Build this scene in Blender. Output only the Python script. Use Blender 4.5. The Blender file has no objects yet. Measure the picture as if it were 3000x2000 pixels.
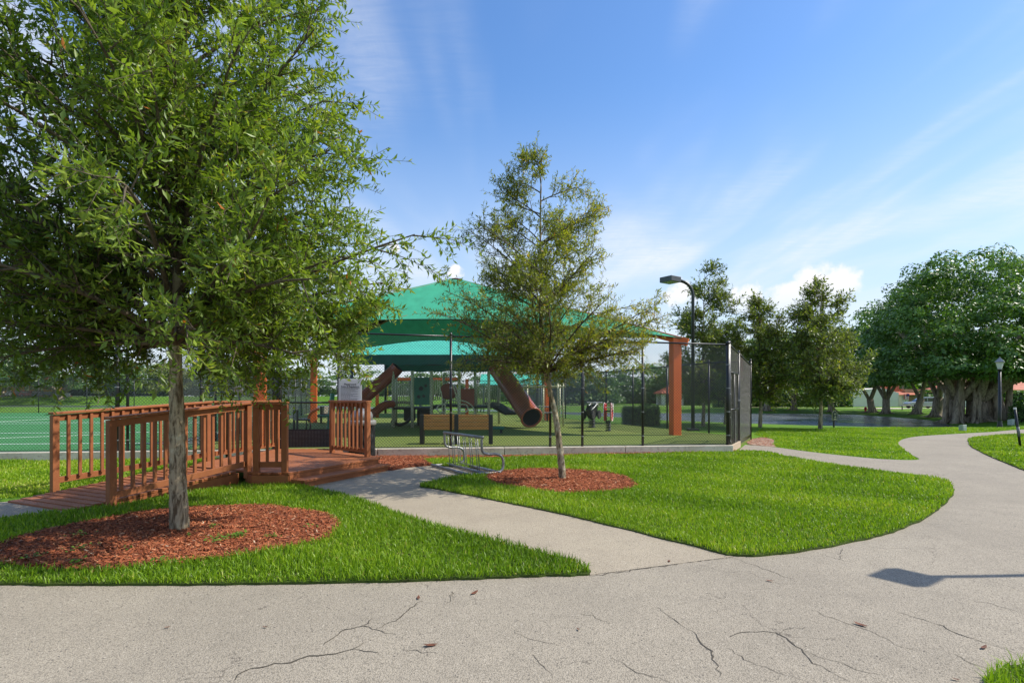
import bpy, math, random
import numpy as np
from mathutils import Vector, Matrix
random.seed(11); rng = np.random.default_rng(11)
R = math.radians
sc = bpy.context.scene
COL = sc.collection
# ------------------------------------------------------------------ camera, sky, sun, exposure
FPX, CAMZ, HY = 1650.0, 1.45, 1160.0            # focal length / horizon row, in pixels of the 3000 px wide photograph
cam = bpy.data.objects.new('camera', bpy.data.cameras.new('camera')); COL.objects.link(cam)
cam.data.lens = FPX/3000*36; cam.data.sensor_width = 36; cam.data.shift_y = (HY-1000)/3000
cam.data.clip_start = 0.05; cam.data.clip_end = 5000
cam.location = (0, 0, CAMZ); cam.rotation_euler = (R(90), 0, 0); sc.camera = cam
SUN_AZ, SUN_EL = 4.0, 47.0                      # azimuth from +X towards +Y
sv = Vector((math.cos(R(SUN_EL))*math.cos(R(SUN_AZ)), math.cos(R(SUN_EL))*math.sin(R(SUN_AZ)), math.sin(R(SUN_EL))))
sun = bpy.data.objects.new('sun', bpy.data.lights.new('sun', 'SUN')); COL.objects.link(sun)
sun.data.energy = 3.35; sun.data.angle = R(0.53); sun.data.color = (1, .94, .83)
sun.rotation_euler = sv.to_track_quat('Z', 'Y').to_euler(); sun.location = (30, 0, 40)
vs = sc.view_settings
vs.view_transform = 'Standard'; vs.look = 'None'; vs.gamma = 1; vs.use_curve_mapping = False; vs.exposure = 0.82
sc.cycles.max_bounces = 6; sc.cycles.transparent_max_bounces = 6; sc.cycles.caustics_reflective = False; sc.cycles.caustics_refractive = False
sc.cycles.sample_clamp_indirect = 4

class NT:
    """tiny node-tree helper"""
    def __init__(s, tree): s.t = tree
    def n(s, typ, **kw):
        o = s.t.nodes.new(typ)
        for k, v in kw.items():
            if k.startswith('_'): setattr(o, k[1:], v)
            else:
                key = int(k[1:]) if k[0] == 'i' and k[1:].isdigit() else k.replace('__', ' ')
                s.put(o, key, v)
        return o
    def put(s, o, key, v):
        if hasattr(v, 'is_output') or hasattr(v, 'outputs'):
            s.t.links.new(v if hasattr(v, 'is_output') else v.outputs[0], o.inputs[key])
        else: o.inputs[key].default_value = v
    def m(s, op, a, b=0.0, c=None, clamp=False):
        o = s.t.nodes.new('ShaderNodeMath'); o.operation = op; o.use_clamp = clamp
        s.put(o, 0, a); s.put(o, 1, b)
        if c is not None: s.put(o, 2, c)
        return o.outputs[0]
    def vm(s, op, a, b=(0, 0, 0)):
        o = s.t.nodes.new('ShaderNodeVectorMath'); o.operation = op
        s.put(o, 0, a)
        if op == 'SCALE': s.put(o, 3, b)
        else: s.put(o, 1, b)
        return o
    def mix(s, fac, a, b, bt='MIX'):
        o = s.t.nodes.new('ShaderNodeMix'); o.data_type = 'RGBA'; o.blend_type = bt
        s.put(o, 0, fac); s.put(o, 6, a); s.put(o, 7, b); return o.outputs[2]
    def ss(s, x, a, b, lo=0.0, hi=1.0):
        o = s.t.nodes.new('ShaderNodeMapRange'); o.interpolation_type = 'SMOOTHSTEP'
        s.put(o, 0, x); o.inputs[1].default_value = a; o.inputs[2].default_value = b
        o.inputs[3].default_value = lo; o.inputs[4].default_value = hi; return o.outputs[0]
    def noise(s, vec, scale, detail=4, rough=.55, dist=0):
        o = s.t.nodes.new('ShaderNodeTexNoise')
        if vec is not None: s.put(o, 'Vector', vec)
        o.inputs['Scale'].default_value = scale; o.inputs['Detail'].default_value = detail
        o.inputs['Roughness'].default_value = rough; o.inputs['Distortion'].default_value = dist
        return o.outputs[0]

world = bpy.data.worlds.new('World'); sc.world = world; world.use_nodes = True
W = NT(world.node_tree); W.t.nodes.clear()
sky = W.n('ShaderNodeTexSky'); sky.sky_type = 'NISHITA'; sky.sun_disc = False
sky.sun_elevation = R(SUN_EL); sky.sun_rotation = R(90-SUN_AZ); sky.air_density = 1.15; sky.dust_density = .55; sky.ozone_density = 3.2
tc = W.n('ShaderNodeTexCoord'); sep = W.n('ShaderNodeSeparateXYZ', Vector=tc.outputs['Generated'])
dx, dy, dz = sep.outputs
zc = W.m('ADD', W.m('MAXIMUM', dz, 0.0), .035)
pc = W.n('ShaderNodeCombineXYZ', X=W.m('DIVIDE', dx, zc), Y=W.m('DIVIDE', dy, zc))
# high thin cirrus, drawn out along one wind direction
mp = W.n('ShaderNodeMapping', Vector=pc); mp.inputs['Rotation'].default_value = (0, 0, R(-32)); mp.inputs['Scale'].default_value = (1.5, .42, 1); mp.inputs['Location'].default_value = (.35, .9, 0)
big = W.noise(mp, 1.0, 3, .5, .3)
mp2 = W.n('ShaderNodeMapping', Vector=pc); mp2.inputs['Rotation'].default_value = (0, 0, R(48)); mp2.inputs['Scale'].default_value = (3.0, 13, 1)
rip = W.noise(mp2, 2.2, 5, .62, .6)
fine = W.noise(mp, 7, 6, .7, .8)
cir = W.m('MULTIPLY', W.ss(big, .41, .72), W.m('ADD', W.m('MULTIPLY', rip, .9), W.m('MULTIPLY', fine, .55)))
cir = W.m('MULTIPLY', cir, W.ss(dz, .04, .25, .55, 1.0))
# fair-weather cumulus low over the trees
ang = W.n('ShaderNodeCombineXYZ', X=W.m('ARCTAN2', dx, dy), Y=dz)
wob = W.vm('SCALE', W.vm('SUBTRACT', W.n('ShaderNodeTexNoise', Vector=ang, Scale=34.0, Detail=6.0, Roughness=.6).outputs['Color'], (.5, .5, .5)), .055)
angw = W.vm('ADD', ang, wob)
puffs = [(.455, .155, .035, .026), (.495, .165, .042, .04), (.53, .168, .03, .028), (.40, .155, .03, .024), (.375, .158, .02, .02), (.29, .172, .032, .024),
         (-.205, .245, .010, .012), (-.10, .215, .02, .016), (1.05, .16, .07, .05), (-.95, .15, .08, .045), (2.1, .17, .09, .06), (-2.2, .16, .1, .06), (3.0, .15, .07, .05)]
cum = None
for (ax, az_, rx, rz_) in puffs:
    d = W.vm('MULTIPLY', W.vm('SUBTRACT', angw, (ax, az_, 0)), (1/rx, 1/rz_, 0))
    q = W.ss(W.vm('LENGTH', d).outputs['Value'], .45, 1.05, 1, 0)
    cum = q if cum is None else W.m('MAXIMUM', cum, q)
cum = W.m('MULTIPLY', cum, W.ss(dz, .12, .19, .35, .95))
hs = W.n('ShaderNodeHueSaturation', Color=sky.outputs[0], Saturation=1.2, Value=.78, Hue=.505)
skyc = W.mix(W.ss(dz, .0, .5, .8, 0), hs.outputs[0], (2.75, 3.15, 3.75, 1))
skyc = W.mix(W.m('MULTIPLY', cir, .95, clamp=True), skyc, (3.6, 3.75, 4.0, 1))
skyc = W.mix(cum, skyc, (4.1, 4.0, 4.0, 1))
bg = W.n('ShaderNodeBackground', Color=skyc, Strength=.15)
wo = W.n('ShaderNodeOutputWorld', Surface=bg)

# ------------------------------------------------------------------ pixel <-> place, lake and terrain
def G(px, py, z=0.0):
    d = (CAMZ-z)*FPX/(py-HY); return Vector(((px-1500)*d/FPX, d, z))
def at(px, py, d):
    return Vector(((px-1500)*d/FPX, d, CAMZ-(py-HY)*d/FPX))
def g2(px, py, z=0.0): p = G(px, py, z); return (p.x, p.y)
LAKE_Z = -1.0
LAKE = [g2(a, b, LAKE_Z) for a, b in [(2785, 1257), (2650, 1260), (2450, 1259), (2300, 1253), (2120, 1241), (1950, 1232), (1800, 1224), (1700, 1221), (1450, 1212), (900, 1207), (400, 1204), (0, 1203)]]
LAKE += [(-120, 96), (-210, 100), (-230, 155)] + [g2(a, b, LAKE_Z) for a, b in [(0, 1187), (400, 1187), (700, 1186), (900, 1186), (1200, 1196), (1430, 1200), (1700, 1208), (2150, 1210), (2464, 1214), (2656, 1227), (2735, 1244)]]
LP = np.array(LAKE)
def inside(P, poly):
    x, y = P[:, 0], P[:, 1]; r = np.zeros(len(P), bool); n = len(poly)
    for i in range(n):
        x1, y1 = poly[i]; x2, y2 = poly[(i+1) % n]
        if y1 == y2: continue
        c = ((y1 > y) != (y2 > y)) & (x < (x2-x1)*(y-y1)/(y2-y1)+x1); r ^= c
    return r
def edge_dist(P, poly):
    best = np.full(len(P), 1e9); n = len(poly)
    for i in range(n):
        a = np.array(poly[i]); b = np.array(poly[(i+1) % n]); ab = b-a
        t = np.clip(((P-a)@ab)/max(ab@ab, 1e-9), 0, 1)
        best = np.minimum(best, np.hypot(*(P-(a+t[:, None]*ab)).T))
    return best
def sstep(x): x = np.clip(x, 0, 1); return x*x*(3-2*x)
def terrain(P):
    P = np.asarray(P, float).reshape(-1, 2)
    s = edge_dist(P, LAKE); ins = inside(P, LAKE)
    far = sstep((P[:, 1]-62)/25)
    left = sstep((15-P[:, 0])/45)
    base = far*(left*(1.35*sstep((P[:, 1]-140)/25)) + (1-left)*-.4)
    z = np.where(ins, LAKE_Z-.05-.12*np.minimum(s, 6), (LAKE_Z-.05)+(base-(LAKE_Z-.05))*sstep(s/17)**.8)
    return z
def tz(x, y): return float(terrain([(x, y)])[0])
def Gt(px, py, dmin=8, dmax=400):
    """where the sight line through a pixel meets the terrain"""
    ds = np.geomspace(dmin, dmax, 700); xs = (px-1500)/FPX*ds; zs = CAMZ-(py-HY)/FPX*ds
    hit = np.nonzero(zs <= terrain(np.c_[xs, ds]))[0]
    i = hit[0] if len(hit) else -1
    return Vector((xs[i], ds[i], tz(xs[i], ds[i])))
# ------------------------------------------------------------------ objects
def tag(o, label=None, cat=None, group=None, kind=None):
    if label: o['label'] = label
    if cat: o['category'] = cat
    if group: o['group'] = group
    if kind: o['kind'] = kind
    return o
def thing(name, label, cat, loc=(0, 0, 0), rz=0, group=None):
    o = bpy.data.objects.new(name, None); COL.objects.link(o); o.empty_display_size = .2
    o.location = loc; o.rotation_euler = (0, 0, rz); return tag(o, label, cat, group)
def adopt(o, parent, world=True):
    o.parent = parent
    if world and parent is not None:
        p = parent; M = Matrix.Identity(4); chain = []
        while p is not None: chain.append(p); p = p.parent
        for q in reversed(chain): M = M @ (q.matrix_parent_inverse @ q.matrix_basis)
        o.matrix_parent_inverse = M.inverted()
def inst(mesh, name, parent, mat=None, loc=None, world=True):
    o = bpy.data.objects.new(name, mesh); COL.objects.link(o)
    if mat is not None: o.matrix_basis = mat
    if loc is not None: o.location = loc
    if parent is not None: adopt(o, parent, world)
    return o
def copy_tree(o, parent=None):
    c = o.copy(); COL.objects.link(c); c.parent = parent; c.matrix_parent_inverse = o.matrix_parent_inverse.copy()
    for ch in list(o.children): copy_tree(ch, c)
    return c
class MB:
    def __init__(s): s.v = []; s.f = []
    def add(s, vs_, fs):
        k = len(s.v); s.v += [tuple(v) for v in vs_]; s.f += [tuple(i+k for i in f) for f in fs]; return s
    def box(s, c, d, rz=0, M=None):
        x, y, z = d[0]/2, d[1]/2, d[2]/2
        vs_ = [Vector((i*x, j*y, k*z)) for k in (-1, 1) for j in (-1, 1) for i in (-1, 1)]
        T = Matrix.Translation(c) @ (M if M is not None else Matrix.Rotation(rz, 4, 'Z'))
        return s.add([T @ v for v in vs_], [(0, 2, 3, 1), (4, 5, 7, 6), (0, 1, 5, 4), (2, 6, 7, 3), (0, 4, 6, 2), (1, 3, 7, 5)])
    def beam(s, a, b, w, h, up=(0, 0, 1)):
        a, b = Vector(a), Vector(b); t = (b-a).normalized(); u = t.cross(Vector(up))
        u = (u if u.length > 1e-5 else Vector((1, 0, 0))).normalized(); n = u.cross(t)
        vs_ = [p+u*i*w/2+n*j*h/2 for p in (a, b) for j in (-1, 1) for i in (-1, 1)]
        return s.add(vs_, [(0, 1, 3, 2), (4, 6, 7, 5), (0, 4, 5, 1), (2, 3, 7, 6), (0, 2, 6, 4), (1, 5, 7, 3)])
    def tube(s, pts, r, n=8, cap=True):
        pts = [Vector(p) for p in pts]; k0 = len(s.v); m = len(pts)
        rs = r if isinstance(r, (list, tuple)) else [r]*m; u = None
        for i, p in enumerate(pts):
            t = (pts[min(i+1, m-1)]-pts[max(i-1, 0)]); t = t.normalized() if t.length > 1e-9 else Vector((0, 0, 1))
            if u is None: u = t.cross(Vector((0, 0, 1)) if abs(t.z) < .9 else Vector((1, 0, 0))).normalized()
            else:
                u = u-t*u.dot(t); u = u.normalized() if u.length > 1e-6 else t.orthogonal().normalized()
            w = t.cross(u)
            for j in range(n):
                a = 2*math.pi*j/n; s.v.append(tuple(p+(u*math.cos(a)+w*math.sin(a))*rs[i]))
        for i in range(m-1):
            for j in range(n):
                a = k0+i*n+j; b = k0+i*n+(j+1) % n; s.f.append((a, b, b+n, a+n))
        if cap:
            s.f.append(tuple(k0+j for j in reversed(range(n)))); s.f.append(tuple(k0+(m-1)*n+j for j in range(n)))
        return s
    def lathe(s, prof, c=(0, 0, 0), n=16):
        k0 = len(s.v); m = len(prof)
        for (r, z) in prof:
            for j in range(n):
                a = 2*math.pi*j/n; s.v.append((c[0]+r*math.cos(a), c[1]+r*math.sin(a), c[2]+z))
        for i in range(m-1):
            for j in range(n):
                a = k0+i*n+j; b = k0+i*n+(j+1) % n; s.f.append((a, b, b+n, a+n))
        s.f.append(tuple(k0+j for j in reversed(range(n)))); s.f.append(tuple(k0+(m-1)*n+j for j in range(n)))
        return s
    def slab(s, poly, z0, z1):
        k = len(s.v); n = len(poly)
        s.v += [(p[0], p[1], z0) for p in poly]+[(p[0], p[1], z1) for p in poly]
        ar = sum(poly[i][0]*poly[(i+1) % n][1]-poly[(i+1) % n][0]*poly[i][1] for i in range(n))
        idx = list(range(n)) if ar > 0 else list(reversed(range(n)))
        s.f.append(tuple(k+n+i for i in idx))
        for a, b in zip(idx, idx[1:]+idx[:1]): s.f.append((k+a, k+b, k+n+b, k+n+a))
        return s
    def profile(s, pts, M, w):
        """outline in local x,z swept along local y by w, centred"""
        n = len(pts); k = len(s.v)
        for y in (-w/2, w/2): s.v += [tuple(M @ Vector((p[0], y, p[1]))) for p in pts]
        s.f.append(tuple(k+i for i in range(n))); s.f.append(tuple(k+n+i for i in reversed(range(n))))
        for i in range(n): j = (i+1) % n; s.f.append((k+j, k+i, k+n+i, k+n+j))
        return s
    def mesh(s, name, mat=None, smooth=False):
        me = bpy.data.meshes.new(name); me.from_pydata(s.v, [], s.f); me.update()
        if mat is not None: me.materials.append(mat)
        if smooth: me.polygons.foreach_set('use_smooth', [True]*len(me.polygons))
        return me
    def build(s, name, mat, parent=None, smooth=False, bevel=0, world=True, kind=None):
        o = bpy.data.objects.new(name, s.mesh(name, mat, smooth)); COL.objects.link(o)
        if parent is not None: adopt(o, parent, world)
        if bevel:
            b = o.modifiers.new('bevel', 'BEVEL'); b.width = bevel; b.segments = 2; b.limit_method = 'ANGLE'; b.angle_limit = R(40)
        if kind: o['kind'] = kind
        return o
def soup(name, V, Fc, mat, attr=None, parent=None, kind=None, world=True):
    """mesh straight from numpy: V (n,3), Fc (m,3|4), attr (n,) stored as 'v'"""
    me = bpy.data.meshes.new(name); n, (m, k) = len(V), Fc.shape
    me.vertices.add(n); me.vertices.foreach_set('co', V.astype(np.float32).ravel())
    me.loops.add(m*k); me.loops.foreach_set('vertex_index', Fc.astype(np.int32).ravel())
    me.polygons.add(m); me.polygons.foreach_set('loop_start', np.arange(0, m*k, k, dtype=np.int32))
    me.update(calc_edges=True); me.materials.append(mat)
    if attr is not None:
        a = me.attributes.new('v', 'FLOAT', 'POINT'); a.data.foreach_set('value', attr.astype(np.float32))
    o = bpy.data.objects.new(name, me); COL.objects.link(o)
    if parent is not None: adopt(o, parent, world)
    if kind: o['kind'] = kind
    return o
# ------------------------------------------------------------------ materials
def mat_new(name):
    m = bpy.data.materials.new(name); m.use_nodes = True; m.node_tree.nodes.clear(); t = NT(m.node_tree)
    return m, t
def finish(t, bsdf): t.n('ShaderNodeOutputMaterial', Surface=bsdf)
MATS = {}
def pm(name, c1, c2=None, scale=6, rough=.6, metal=0, bump=0, bscale=40, spec=.5, coat=0, stretch=None, c3=None):
    """two or three tone mottled material with fine relief"""
    if name in MATS: return MATS[name]
    m, t = mat_new(name)
    co = t.n('ShaderNodeTexCoord').outputs['Object']
    if stretch: co = t.n('ShaderNodeMapping', Vector=co, Scale=stretch).outputs[0]
    c2 = c2 or tuple(x*.8 for x in c1)
    n1 = t.noise(co, scale, 5, .6)
    col = t.mix(t.ss(n1, .35, .68), (*c1, 1), (*c2, 1))
    if c3: col = t.mix(t.ss(t.noise(co, scale*4.3, 3, .6), .52, .72), col, (*c3, 1))
    b = t.n('ShaderNodeBsdfPrincipled', Base__Color=col, Roughness=t.ss(n1, .2, .8, rough*.85, min(1, rough*1.15)), Metallic=metal)
    b.inputs['Specular IOR Level'].default_value = spec; b.inputs['Coat Weight'].default_value = coat
    if bump:
        bp = t.n('ShaderNodeBump', Height=t.noise(co, bscale, 4, .65)); bp.inputs['Strength'].default_value = bump; bp.inputs['Distance'].default_value = .02
        t.put(b, 'Normal', bp)
    finish(t, b); MATS[name] = m; return m
def leafmat(name, ramp, trans=.35, rough=.42, spec=.5):
    m, t = mat_new(name)
    v = t.n('ShaderNodeAttribute', _attribute_name='v').outputs['Fac']
    cr = t.n('ShaderNodeValToRGB', Fac=v); e = cr.color_ramp.elements
    while len(e) < len(ramp): e.new(.5)
    for i, (p, c) in enumerate(ramp): e[i].position = p; e[i].color = (*c, 1)
    b = t.n('ShaderNodeBsdfPrincipled', Base__Color=cr.outputs[0], Roughness=rough); b.inputs['Specular IOR Level'].default_value = spec
    tcol = t.mix(1.0, cr.outputs[0], (1.25, 1.3, .55, 1), 'MULTIPLY')
    tr = t.n('ShaderNodeBsdfTranslucent', Color=tcol)
    mx = t.n('ShaderNodeMixShader'); t.put(mx, 0, trans); t.put(mx, 1, b); t.put(mx, 2, tr)
    finish(t, mx); return m
M_white = pm('white_paint', (.72, .72, .70), (.62, .62, .6), 3, .5)
M_black = pm('black_metal', (.012, .013, .014), (.02, .02, .021), 8, .38, 0, .1)
M_wire = pm('black_vinyl_wire', (.035, .036, .036), (.05, .05, .05), 20, .2, 0, 0, spec=1.0)
M_orange = pm('orange_steel', (.72, .14, .022), (.66, .12, .02), 2, .42, 0, .05)
M_maroon = pm('maroon_beam', (.12, .022, .016), (.09, .018, .014), 2, .45)
M_steel = pm('galvanised', (.33, .34, .34), (.23, .24, .24), 9, .42, .55, .12, 60, c3=(.3, .2, .13))
M_conc = pm('concrete', (.66, .58, .46), (.55, .48, .37), 3, .85, 0, .35, 90, c3=(.45, .36, .28))
M_sage = pm('sage_steel', (.60, .60, .42), (.53, .53, .37), 3, .45)
M_pgreen = pm('green_plastic', (.014, .17, .10), (.01, .13, .08), 3, .4)
M_tube = pm('maroon_plastic', (.36, .085, .045), (.27, .065, .036), 2.5, .33)
M_dark = pm('black_rubber', (.018, .018, .018), (.03, .03, .03), 9, .7)
M_grey = pm('grey_plastic', (.22, .22, .21), (.16, .16, .15), 6, .6)
M_slat = pm('tan_slat', (.66, .30, .075), (.56, .25, .06), 5, .5, 0, .1, 60, stretch=(1, 8, 8))
M_gslat = pm('weathered_slat', (.24, .21, .17), (.17, .15, .12), 5, .65, 0, .1, 60)
M_trunkgrey = None
def bark(name, c1, c2, lich, vs_=1.0):
    m, t = mat_new(name)
    co = t.n('ShaderNodeTexCoord').outputs['Object']
    st = t.n('ShaderNodeMapping', Vector=co, Scale=(22*vs_, 22*vs_, 5*vs_)).outputs[0]
    n1 = t.noise(st, 1, 6, .65, .6); n2 = t.noise(co, 5*vs_, 4, .6); n3 = t.noise(co, 14*vs_, 3, .5, 1)
    col = t.mix(t.ss(n1, .38, .56), (*c1, 1), (*c2, 1))
    col = t.mix(t.m('MULTIPLY', t.ss(n2, .5, .72), t.ss(n3, .4, .6, .3, .9)), col, (*lich, 1))
    b = t.n('ShaderNodeBsdfPrincipled', Base__Color=col, Roughness=.85); b.inputs['Specular IOR Level'].default_value = .2
    bp = t.n('ShaderNodeBump', Height=n1); bp.inputs['Strength'].default_value = .8; bp.inputs['Distance'].default_value = .025; t.put(b, 'Normal', bp)
    finish(t, b); return m
M_bark = bark('oak_bark', (.10, .07, .04), (.37, .30, .195), (.55, .52, .38))
M_limb = bark('dark_limb', (.07, .055, .04), (.13, .105, .075), (.17, .15, .11))
M_fbark = bark('ficus_bark', (.15, .12, .09), (.34, .28, .21), (.38, .33, .25), .35)
def woodmat():
    m, t = mat_new('stained_deck_wood')
    co = t.n('ShaderNodeTexCoord').outputs['Object']; oi = t.n('ShaderNodeObjectInfo').outputs['Random']
    n1 = t.noise(co, 5, 5, .6); n2 = t.noise(co, 90, 3, .6)
    col = t.mix(t.ss(n1, .3, .7), (.27, .088, .030, 1), (.35, .122, .044, 1))
    col = t.mix(t.m('MULTIPLY', oi, .3), col, (.17, .058, .024, 1))
    col = t.mix(t.ss(t.noise(co, 17, 5, .7), .6, .8, 0, .5), col, (.30, .14, .07, 1))
    b = t.n('ShaderNodeBsdfPrincipled', Base__Color=col, Roughness=t.ss(n2, .3, .7, .5, .75)); b.inputs['Specular IOR Level'].default_value = .35
    bp = t.n('ShaderNodeBump', Height=n2); bp.inputs['Strength'].default_value = .25; bp.inputs['Distance'].default_value = .004; t.put(b, 'Normal', bp)
    finish(t, b); return m
M_wood = woodmat()
def pathmat(name, c1, c2, dark, crack):
    m, t = mat_new(name)
    co = t.n('ShaderNodeTexCoord').outputs['Object']
    n1 = t.noise(co, .7, 5, .6); n2 = t.noise(co, 3.1, 6, .7)
    vo = t.n('ShaderNodeTexVoronoi', Vector=co, Scale=130.0)
    vo2 = t.n('ShaderNodeTexVoronoi', Vector=co, Scale=48.0)
    col = t.mix(t.ss(n1, .3, .7), (*c1, 1), (*c2, 1))
    col = t.mix(t.ss(n2, .45, .75, 0, .45), col, (*dark, 1))
    col = t.mix(t.m('MULTIPLY', t.ss(vo.outputs['Distance'], .35, .75), .75), col, tuple(x*.42 for x in c1)+(1,))
    sp = t.n('ShaderNodeSeparateColor', Color=vo2.outputs['Color'])
    col = t.mix(t.m('MULTIPLY', t.ss(sp.outputs[0], .8, 1.2), t.ss(vo2.outputs['Distance'], .45, .2)), col, (.58, .52, .43, 1))
    col = t.mix(t.m('MULTIPLY', t.ss(sp.outputs[1], .9, .97), t.ss(vo2.outputs['Distance'], .4, .15)), col, (.09, .08, .07, 1))
    if crack:       # hairline crazing
        wv = t.vm('ADD', co, t.vm('SCALE', t.vm('SUBTRACT', t.n('ShaderNodeTexNoise', Vector=co, Scale=2.3, Detail=5.0).outputs['Color'], (.5, .5, .5)), .5))
        cr = t.n('ShaderNodeTexVoronoi', Vector=wv, Scale=1.25); cr.feature = 'DISTANCE_TO_EDGE'
        g = t.m('MULTIPLY', t.ss(cr.outputs[0], .0045, .0015), t.ss(t.noise(co, .9, 3), .5, .62))
        col = t.mix(t.m('MULTIPLY', g, .7), col, (.1, .085, .07, 1))
    b = t.n('ShaderNodeBsdfPrincipled', Base__Color=col, Roughness=.9); b.inputs['Specular IOR Level'].default_value = .25
    bp = t.n('ShaderNodeBump', Height=t.m('ADD', vo.outputs['Distance'], t.m('MULTIPLY', t.noise(co, 45, 4), .8))); bp.inputs['Strength'].default_value = .55; bp.inputs['Distance'].default_value = .006; t.put(b, 'Normal', bp)
    finish(t, b); return m
M_path = pathmat('worn_asphalt', (.40, .35, .275), (.335, .293, .232), (.25, .22, .175), True)
M_foot = pathmat('aggregate_path', (.45, .385, .29), (.39, .33, .25), (.31, .26, .2), False)
def groundmat(name, a, b_, c, sc_=1.0, bump=.6):
    m, t = mat_new(name)
    co = t.n('ShaderNodeTexCoord').outputs['Object']
    n1 = t.noise(co, .22*sc_, 5, .6); n2 = t.noise(co, 9*sc_, 5, .75); n3 = t.noise(co, 60, 3, .7)
    col = t.mix(t.ss(n1, .35, .65), (*a, 1), (*b_, 1)); col = t.mix(t.ss(n2, .42, .7), col, (*c, 1))
    col = t.mix(t.ss(n3, .5, .7, 0, .5), col, tuple(x*.55 for x in a)+(1,))
    b = t.n('ShaderNodeBsdfPrincipled', Base__Color=col, Roughness=.9); b.inputs['Specular IOR Level'].default_value = .15
    bp = t.n('ShaderNodeBump', Height=t.m('ADD', n2, n3)); bp.inputs['Strength'].default_value = bump; bp.inputs['Distance'].default_value = .05; t.put(b, 'Normal', bp)
    finish(t, b); return m
M_lawn = groundmat('lawn_ground', (.10, .22, .014), (.14, .26, .02), (.075, .17, .012))
M_soil = groundmat('lawn_soil', (.06, .10, .016), (.08, .12, .02), (.05, .06, .018))
M_turf = groundmat('olive_turf', (.14, .185, .04), (.165, .195, .05), (.12, .165, .035), 2, .2)
M_court = groundmat('court_turf', (.05, .20, .065), (.06, .22, .075), (.045, .175, .06), 2, .2)
M_mulchbed = groundmat('mulch_bed', (.22, .06, .024), (.15, .045, .02), (.32, .09, .03), 2)
M_sand = groundmat('bare_sand', (.33, .30, .26), (.26, .23, .2), (.2, .17, .14), 3)
M_fabric = None
def fabric(name, c, trans):
    m, t = mat_new(name)
    co = t.n('ShaderNodeTexCoord').outputs['Object']
    n1 = t.noise(t.n('ShaderNodeMapping', Vector=co, Scale=(1, .2, 1)).outputs[0], 3, 5, .65)
    col = t.mix(t.ss(n1, .3, .75), (*c, 1), tuple(x*.8 for x in c)+(1,))
    b = t.n('ShaderNodeBsdfPrincipled', Base__Color=col, Roughness=.7); b.inputs['Specular IOR Level'].default_value = .25
    tr = t.n('ShaderNodeBsdfTranslucent', Color=col); mx = t.n('ShaderNodeMixShader'); t.put(mx, 0, trans); t.put(mx, 1, b); t.put(mx, 2, tr)
    finish(t, mx); return m
M_fabric = fabric('green_shade_cloth', (.04, .33, .19), .1)
M_teal = fabric('teal_shade_cloth', (.10, .60, .46), .2)
M_valance = fabric('dark_green_cloth', (.012, .085, .06), .1)
def watermat():
    m, t = mat_new('pond_water')
    co = t.n('ShaderNodeTexCoord').outputs['Object']
    n1 = t.noise(t.n('ShaderNodeMapping', Vector=co, Scale=(1.0, .55, 1)).outputs[0], 2.2, 5, .7, .4)
    wind = t.noise(t.n('ShaderNodeMapping', Vector=co, Scale=(.5, 1.1, 1)).outputs[0], .3, 5, .65, .5)
    b = t.n('ShaderNodeBsdfPrincipled', Base__Color=(.09, .105, .105, 1), Roughness=t.ss(wind, .35, .65, .05, .3)); b.inputs['Specular IOR Level'].default_value = .7
    bp = t.n('ShaderNodeBump', Height=n1); t.put(bp, 'Strength', t.ss(wind, .3, .65, .08, 1.0)); bp.inputs['Distance'].default_value = .45; t.put(b, 'Normal', bp)
    finish(t, b); return m
M_water = watermat()
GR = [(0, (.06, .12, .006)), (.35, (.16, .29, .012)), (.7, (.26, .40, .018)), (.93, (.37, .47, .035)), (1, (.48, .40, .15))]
M_blade = leafmat('grass_blade', GR, .38, .45, .4)
M_oakleaf = leafmat('oak_leaf', [(0, (.06, .11, .014)), (.45, (.165, .255, .035)), (.8, (.29, .38, .055)), (.96, (.42, .43, .06)), (1, (.45, .15, .03))], .42, .42, .45)
M_oakyel = leafmat('young_oak_leaf', [(0, (.08, .115, .014)), (.45, (.19, .235, .028)), (.75, (.34, .35, .04)), (.95, (.52, .41, .045)), (1, (.55, .25, .03))], .42, .4, .5)
M_oakdark = leafmat('dusty_oak_leaf', [(0, (.07, .11, .018)), (.5, (.18, .235, .04)), (.9, (.29, .32, .065)), (1, (.37, .32, .07))], .36, .45)
M_ficus = leafmat('ficus_leaf', [(0, (.035, .08, .014)), (.5, (.105, .205, .035)), (.85, (.18, .30, .05)), (1, (.26, .36, .065))], .34, .38, .6)
M_hedge = leafmat('hedge_leaf', [(0, (.025, .06, .008)), (.5, (.08, .165, .02)), (1, (.16, .27, .04))], .3, .5)
M_chip = leafmat('mulch_chip', [(0, (.06, .026, .018)), (.35, (.24, .072, .035)), (.7, (.40, .12, .048)), (.9, (.50, .22, .11)), (1, (.6, .46, .32))], .05, .8, .2)
M_tile = pm('clay_roof', (.46, .13, .06), (.36, .1, .05), 2, .7, 0, .3, 20)
M_stucco = pm('cream_stucco', (.80, .74, .62), (.74, .68, .57), 1, .85, 0, .2, 40)
M_glass = pm('dark_glass', (.015, .018, .02), (.02, .022, .025), 1, .08, spec=.9)
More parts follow.
